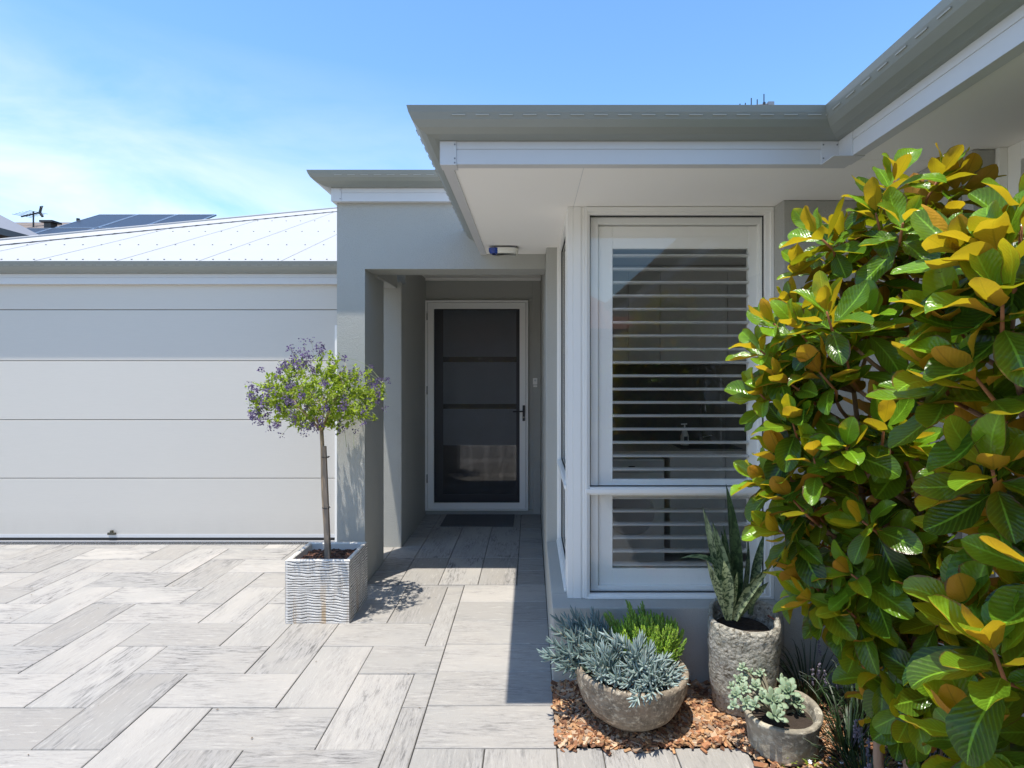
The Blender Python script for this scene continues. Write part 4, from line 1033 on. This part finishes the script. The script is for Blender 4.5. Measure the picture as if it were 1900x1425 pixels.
for (px,py,Y,sz,n) in ((1372,1262,2.42,.036,14),(1392,1250,2.46,.034,14),(1365,1290,2.34,.036,14),(1385,1305,2.28,.036,14),(1402,1275,2.36,.036,14),(1362,1310,2.30,.030,12),(1410,1250,2.45,.034,14),(1400,1310,2.24,.036,12),(1378,1240,2.46,.03,12),(1415,1295,2.30,.036,14),(1395,1235,2.5,.026,10),(1380,1280,2.36,.034,14),(1405,1228,2.48,.02,8),(1358,1275,2.4,.026,10)):
    c=P(px,py,Y); ax=(Vector((-.2+R(-.4,.2),-.55+R(-.3,.3),.7))).normalized(); rosette(c,ax,n,sz,lm,R(.3,.9))
    sm.tube(bez(Vector((scx-.04,scy,.13)),(c+Vector((scx,scy,.2)))/2,c),.004,5)
lm.build('leaves',M['ghost'],th,smooth=True); sm.build('stems',stemmat,th)
th=thing('rosette_succulent','darker green larger leaved rosette succulent at the right of the small round pot','succulent',(scx+.03,scy,.14))
lm=MB(); sm=MB()
for (px,py,Y,sz,n) in ((1435,1302,2.28,.062,16),(1462,1285,2.36,.060,16),(1475,1305,2.34,.050,13),(1440,1330,2.22,.055,12),(1480,1325,2.36,.04,10),(1450,1268,2.42,.045,12)):
    c=P(px,py,Y); ax=(Vector((R(-.2,.4),-.5+R(-.2,.2),.75))).normalized(); rosette(c,ax,n,sz,lm,R(.0,.5))
    sm.tube(bez(Vector((scx,scy,.13)),(c+Vector((scx,scy,.2)))/2,c),.005,5)
lm.build('leaves',M['ghost'],th,smooth=True); sm.build('stems',stemmat,th)
# snake plant
th=thing('snake_plant','snake plant with stiff banded sword leaves standing in the tall crusty pot','plant',(tcx,tcy,.37))
def sword(m,pts,wd,facing,fold=.35,tw=0,col=None):
    # quadratic bezier pts, width, face direction
    N=14; b=len(m.v); a_,b_,c_=[Vector(p) for p in pts]; cols=4; c=col or (R(0,1),0,0,1); vo=R(0,20)
    for i in range(N+1):
        t_=i/N; p=a_*(1-t_)**2+b_*2*t_*(1-t_)+c_*t_*t_; tg=((b_-a_)*(1-t_)+(c_-b_)*t_).normalized()
        w=wd*.5*(.55+.55*math.sin(min(1,t_*1.7)*math.pi*.5))*(1-max(0,(t_-.45)/.55)**2.2*.985)
        f=facing-tg*facing.dot(tg); f.normalize(); f=Matrix.Rotation(tw*t_,3,tg)@f; s_=tg.cross(f)
        for side in (1,-1):
            for k in range(cols+1):
                u=k/cols*2-1
                m.v.append(p+s_*(u*w)+f*(fold*w*(abs(u)**1.5)+side*.0022*(1-u*u))+f*.0)
    for i in range(N):
        for side in (0,1):
            for k in range(cols):
                a0=b+i*(cols+1)*2+side*(cols+1)+k; a1=a0+(cols+1)*2
                q=[a0,a0+1,a1+1,a1]; 
                if side==1: q=q[::-1]
                uvs=[(k/cols,i/N+vo),((k+1)/cols,i/N+vo),((k+1)/cols,(i+1)/N+vo),(k/cols,(i+1)/N+vo)]
                if side==1: uvs=uvs[::-1]
                m.face(q,uvs,c)
m=MB(); random.seed(2); FR=Vector((0,-1,.1))
def S_(bx_,by_,bY,mx,my,mY,tx,ty,tY,w,fx=0,tone=.5,tw=0,fold=.35):
    sword(m,[P(bx_,by_,bY),P(mx,my,mY),P(tx,ty,tY)],w,Vector((fx,-1,.05)).normalized(),fold,tw,(tone,0,0,1))
S_(1366,1150,2.64,1372,1040,2.66,1347,898,2.66,.058,.1,.1,.2)
S_(1356,1150,2.62,1335,1060,2.62,1304,940,2.62,.042,-.3,.9)
S_(1362,1150,2.60,1352,1070,2.58,1322,968,2.60,.048,-.2,.6)
S_(1360,1150,2.66,1358,1070,2.68,1338,985,2.68,.04,.2,.1)
S_(1364,1150,2.60,1352,1080,2.6,1343,975,2.62,.038,.3,.2)
S_(1368,1150,2.62,1385,1080,2.62,1388,998,2.62,.046,.6,.3,.3)
S_(1392,1140,2.68,1398,1060,2.70,1418,990,2.72,.04,-.2,.3)
S_(1350,1150,2.56,1335,1090,2.52,1311,1040,2.50,.034,-.5,1.0)
S_(1352,1150,2.54,1352,1085,2.50,1343,1040,2.50,.046,-.1,1.0)
S_(1355,1148,2.54,1360,1100,2.52,1368,1062,2.52,.028,.3,.7)
S_(1363,1150,2.55,1385,1085,2.52,1433,1048,2.50,.042,-.4,1.0,.6,.5)
S_(1366,1150,2.58,1390,1110,2.55,1426,1080,2.55,.036,.4,.4,-.4)
S_(1368,1140,2.60,1350,1010,2.60,1262,1036,2.60,.026,.1,.5,.5)
S_(1358,1150,2.56,1355,1110,2.54,1362,1085,2.54,.024,0,.8)
m.build('leaves',M['snake'],th,smooth=True)
th=thing('irrigation_hose','thin reddish brown drip hose looped over the rim of the tall pot','hose',(1.13,2.6,0))
m=MB(); pts=[P(1425,1142,2.62),P(1438,1150,2.58),P(1443,1165,2.56),P(1445,1200,2.56),P(1442,1235,2.58),P(1433,1262,2.60),P(1426,1290,2.60)]
m.tube(pts,.0045,7); m.build('tube',simple('hose_brown',(.28,.10,.06),.5),th,smooth=True)

# ------------------------------------------------------------------ mulch, ground plants
random.seed(31)
m=MB(); cols=[(.52,.27,.12),(.42,.19,.09),(.60,.38,.20),(.30,.13,.06),(.64,.46,.30),(.16,.075,.04),(.52,.30,.15),(.38,.28,.20)]
def chips(n,x0,x1,y0,y1,dark=1.0):
    for _ in range(n):
        x,y=R(x0,x1),R(y0,y1)
        if x<.885+R(-.02,.01) and y<2.345-R(0,1)**8*.05: continue
        l_=R(.008,.024)*(1.3 if R(0,1)<.2 else 1); w=min(.009,l_*R(.25,.5)); h_=R(.001,.003)
        zb=.010+.012*mnoise.noise(Vector((x*6,y*6,0)))+R(-.008,.010)
        mm=Matrix.Translation((x,y,zb))@Matrix.Rotation(R(0,6.28),4,'Z')@Matrix.Rotation(R(-.55,.55),4,'X')@Matrix.Rotation(R(-.5,.5),4,'Y')
        c=random.choice(cols); k=R(.65,1.2)*dark; b=len(m.v)
        sk_=R(-.4,.4)*w
        m.box(-l_,l_,-w,w,-h_,h_,M=mm,col=(c[0]*k,c[1]*k,c[2]*k,1))
for _q in range(26):
    pass
chips(9000,.113,1.35,2.30,2.795); chips(4200,.9,1.9,1.2,2.345)
o=m.build('bark_mulch',M['chip'],None); o['kind']='stuff'; o['label']='orange brown bark chips covering the garden bed around the pots'; o['category']='mulch'
def blade(m,b_,t_,w,droop,col):
    mid=(b_+t_)/2+Vector((0,0,droop)); ps=bez(b_,mid,t_,7); b=len(m.v); side=(t_-b_).cross(UP); side=side.normalized() if side.length>1e-4 else Vector((1,0,0))
    for i,p in enumerate(ps):
        ww=w*(1-(i/7)**2*.9); m.v.append(p-side*ww); m.v.append(p+side*ww+Vector((0,0,.001)))
    for i in range(7): m.face([b+2*i,b+2*i+1,b+2*i+3,b+2*i+2],None,col)
tufts=[((1.28,2.60),.30,'strappy dark green tuft nearest the grey wall right of the tall pot'),((1.42,2.45),.28,'strappy dark green tuft in the shade behind the magnolia stems'),((1.28,2.28),.24,'strappy dark green tuft just right of the small round pot'),((1.50,2.15),.26,'rightmost strappy dark green tuft under the magnolia'),((1.22,2.05),.20,'foremost strappy dark green tuft at the bottom edge')]
for (c,hh,lab) in tufts:
    th=thing('grass_tuft',lab,'plant',(c[0],c[1],0),group='strappy tufts under the magnolia')
    m=MB(); fm=MB()
    for _ in range(95):
        a=R(0,6.28); r_=R(.06,.24); b_=Vector((c[0]+math.cos(a)*.025,c[1]+math.sin(a)*.025,0)); t_=Vector((c[0]+math.cos(a)*r_,c[1]+math.sin(a)*r_,hh*R(.25,1.0)))
        blade(m,b_,t_,R(.0022,.004),hh*R(.2,.6),(R(0,1),R(0,.3)**2*4 if R(0,1)<.15 else 0,0,1))
    for _ in range(4):
        a=R(0,6.28); b_=Vector((c[0],c[1],0)); t_=Vector((c[0]+math.cos(a)*.1,c[1]+math.sin(a)*.1,hh*R(.7,1.0))); fm.tube([b_,t_],.0012,4)
        for k in range(12): q=t_-Vector((0,0,k*.006))+rdir()*.005; fm.box(q.x-.003,q.x+.003,q.y-.003,q.y+.003,q.z-.003,q.z+.003)
    m.build('blades',M['grass'],th,smooth=True); fm.build('flower_spikes',M['lil'],th)
m=MB(); random.seed(8)
for _ in range(26):
    x=R(1.0,1.55); y=R(2.02,2.2); h_=R(.03,.09)
    for k in range(5):
        a=k*1.256; d=Vector((math.cos(a),math.sin(a),.25)); leaf(m,Vector((x,y,h_)),d,UP,.0085,.006,cols=2,rows=2,fold=.1,bend=.2)
wf_=m.build('ground_cover_flowers',M['wflower'],None); 
wf_['kind']='stuff'; wf_['label']='tiny white flowers of low ground cover at the bottom edge below the small pot'; wf_['category']='flowers'
m=MB()
for _ in range(420):
    x=R(.98,1.6); y=R(1.95,2.22); a=R(0,6.28); d=Vector((math.cos(a),math.sin(a),R(.1,.9))); ln=R(.012,.022)
    leaf(m,Vector((x,y,R(.0,.06))),d,UP,ln,ln*.5,cols=2,rows=3)
gc=m.build('ground_cover',M['mleaf'],None); gc['kind']='stuff'; gc['label']='low small leaved ground cover in the shaded bed below the magnolia'; gc['category']='ground cover'

random.seed(5); m=MB()
for _ in range(46):
    x=R(-4,.0); y=R(2.2,5.0) if R(0,1)<.6 else R(3.4,4.2)
    if R(0,1)<.5: x=-1.3+R(-.8,.8)
    if -1.53<x<-1.1 and 3.47<y<3.88: continue
    a=R(0,6.28); ln=R(.006,.016); leaf(m,Vector((x,y,.004)),Vector((math.cos(a),math.sin(a),.1)),UP,ln,ln*.5,cols=2,rows=2,fold=.3)
o=m.build('leaf_litter',simple('dry_leaf',(.12,.08,.04),.8),None); o['kind']='stuff'; o['label']='tiny dry leaf specks scattered over the sunlit driveway paving'; o['category']='leaf litter'
# ------------------------------------------------------------------ across the street (seen mirrored in the panes)
OX=-4.4
oh=thing('opposite_house','brick house with terracotta tiled roof standing opposite behind the viewer','house',(1,-13,0))
bx('wall',M['brick'],oh,(-4+OX,8+OX,-20,-13,-.05,2.6))
slab('roof',M['terra'],[(4.20,-12.4,2.90),(-9.00,-12.4,2.90),(-5.00,-16.4,5.50),(0.20,-16.4,5.50)],.06,oh)
slab('roof',M['terra'],[(-9.00,-12.4,2.90),(-9.00,-20.4,2.90),(-5.00,-16.4,5.50)],.06,oh)
slab('roof',M['terra'],[(4.20,-20.4,2.90),(4.20,-12.4,2.90),(0.20,-16.4,5.50)],.06,oh)
slab('roof',M['terra'],[(-9.00,-20.4,2.90),(4.20,-20.4,2.90),(0.20,-16.4,5.50),(-5.00,-16.4,5.50)],.06,oh)
hg=thing('garden_hedge','leafy green hedge before the brick house opposite','hedge',(1,-8,0))
m=MB(); random.seed(77)
for _ in range(2600):
    p=Vector((R(-3.5,5),-8+R(-.5,.5),R(0,1.9+.4*mnoise.noise(Vector((_%97*.1,0,0)))))); ln=R(.1,.18)
    leaf(m,p,rdir(),UP,ln,ln*.45,cols=2,rows=3)
m.build('foliage',M['mag'],hg); mm_=MB()
for k in range(9): mm_.tube([(-3.2+k,-8,0),(-3.1+k,-8,1.4)],.04,6)
mm_.build('stems',M['bark'],hg)

# ------------------------------------------------------------------ camera, light, world
cam=bpy.data.cameras.new('camera'); co=bpy.data.objects.new('camera',cam); C.objects.link(co)
co.location=(0,0,H); co.rotation_euler=(math.radians(90),0,0); cam.sensor_width=36; cam.lens=36*F/1900; cam.shift_x=-35/1900; cam.shift_y=-25.5/1900
cam.clip_start=.05; cam.clip_end=2000
bpy.context.scene.camera=co
sv=Vector((-.14,-.178,1)).normalized()
sun=bpy.data.lights.new('sun','SUN'); so=bpy.data.objects.new('sun',sun); C.objects.link(so)
so.rotation_euler=sv.to_track_quat('Z','Y').to_euler(); sun.energy=3.15; sun.angle=math.radians(.5); sun.color=(1,.945,.85)
so.location=(0,0,20)
w=bpy.data.worlds.new('World'); bpy.context.scene.world=w; w.use_nodes=True; nt=w.node_tree; nt.nodes.clear()
def wn(ty,**k):
    o=nt.nodes.new(ty)
    for a,b in k.items(): setattr(o,a,b)
    return o
sky=wn('ShaderNodeTexSky',sky_type='NISHITA',sun_disc=False); sky.sun_elevation=math.asin(sv.z); sky.sun_rotation=math.atan2(sv.x,sv.y)
sky.air_density=1.0; sky.dust_density=.25; sky.ozone_density=1.4
tc=wn('ShaderNodeTexCoord'); mp=wn('ShaderNodeMapping'); nt.links.new(tc.outputs['Generated'],mp.inputs[0]); mp.inputs['Scale'].default_value=(1.0,1.0,3.2); mp.inputs['Rotation'].default_value=(0,.35,0)
nz=wn('ShaderNodeTexNoise'); nt.links.new(mp.outputs[0],nz.inputs['Vector']); nz.inputs['Scale'].default_value=2.6; nz.inputs['Detail'].default_value=7; nz.inputs['Roughness'].default_value=.55; nz.inputs['Distortion'].default_value=.5
rp=wn('ShaderNodeValToRGB'); nt.links.new(nz.outputs['Fac'],rp.inputs[0]); rp.color_ramp.elements[0].position=.34; rp.color_ramp.elements[1].position=.72
sx=wn('ShaderNodeSeparateXYZ'); nt.links.new(tc.outputs['Generated'],sx.inputs[0])
el_=wn('ShaderNodeMapRange'); nt.links.new(sx.outputs[2],el_.inputs[0]); el_.inputs[1].default_value=.46; el_.inputs[2].default_value=.26
az=wn('ShaderNodeMapRange'); nt.links.new(sx.outputs[0],az.inputs[0]); az.inputs[1].default_value=.05; az.inputs[2].default_value=-.5
mu=wn('ShaderNodeMath',operation='MULTIPLY'); nt.links.new(el_.outputs[0],mu.inputs[0]); nt.links.new(az.outputs[0],mu.inputs[1])
mu2=wn('ShaderNodeMath',operation='MULTIPLY'); nt.links.new(mu.outputs[0],mu2.inputs[0]); nt.links.new(rp.outputs[0],mu2.inputs[1])
mu3=wn('ShaderNodeMath',operation='MULTIPLY'); nt.links.new(mu2.outputs[0],mu3.inputs[0]); mu3.inputs[1].default_value=.9
mx=wn('ShaderNodeMix',data_type='RGBA'); nt.links.new(mu3.outputs[0],mx.inputs[0]); hs=wn('ShaderNodeHueSaturation'); hs.inputs['Hue'].default_value=.498; hs.inputs['Saturation'].default_value=1.18; hs.inputs['Value'].default_value=1.12; nt.links.new(sky.outputs[0],hs.inputs['Color']); nt.links.new(hs.outputs[0],mx.inputs[6]); mx.inputs[7].default_value=(4.6,4.75,5.0,1)
bg=wn('ShaderNodeBackground'); bg.inputs[1].default_value=.13; nt.links.new(mx.outputs[2],bg.inputs[0])
wo=wn('ShaderNodeOutputWorld'); nt.links.new(bg.outputs[0],wo.inputs[0])
sc=bpy.context.scene
sc.view_settings.view_transform='Standard'; sc.view_settings.look='None'; sc.view_settings.gamma=1; sc.view_settings.exposure=1.03
sc.render.engine='CYCLES'
sc.cycles.max_bounces=10; sc.cycles.diffuse_bounces=6; sc.cycles.transparent_max_bounces=16
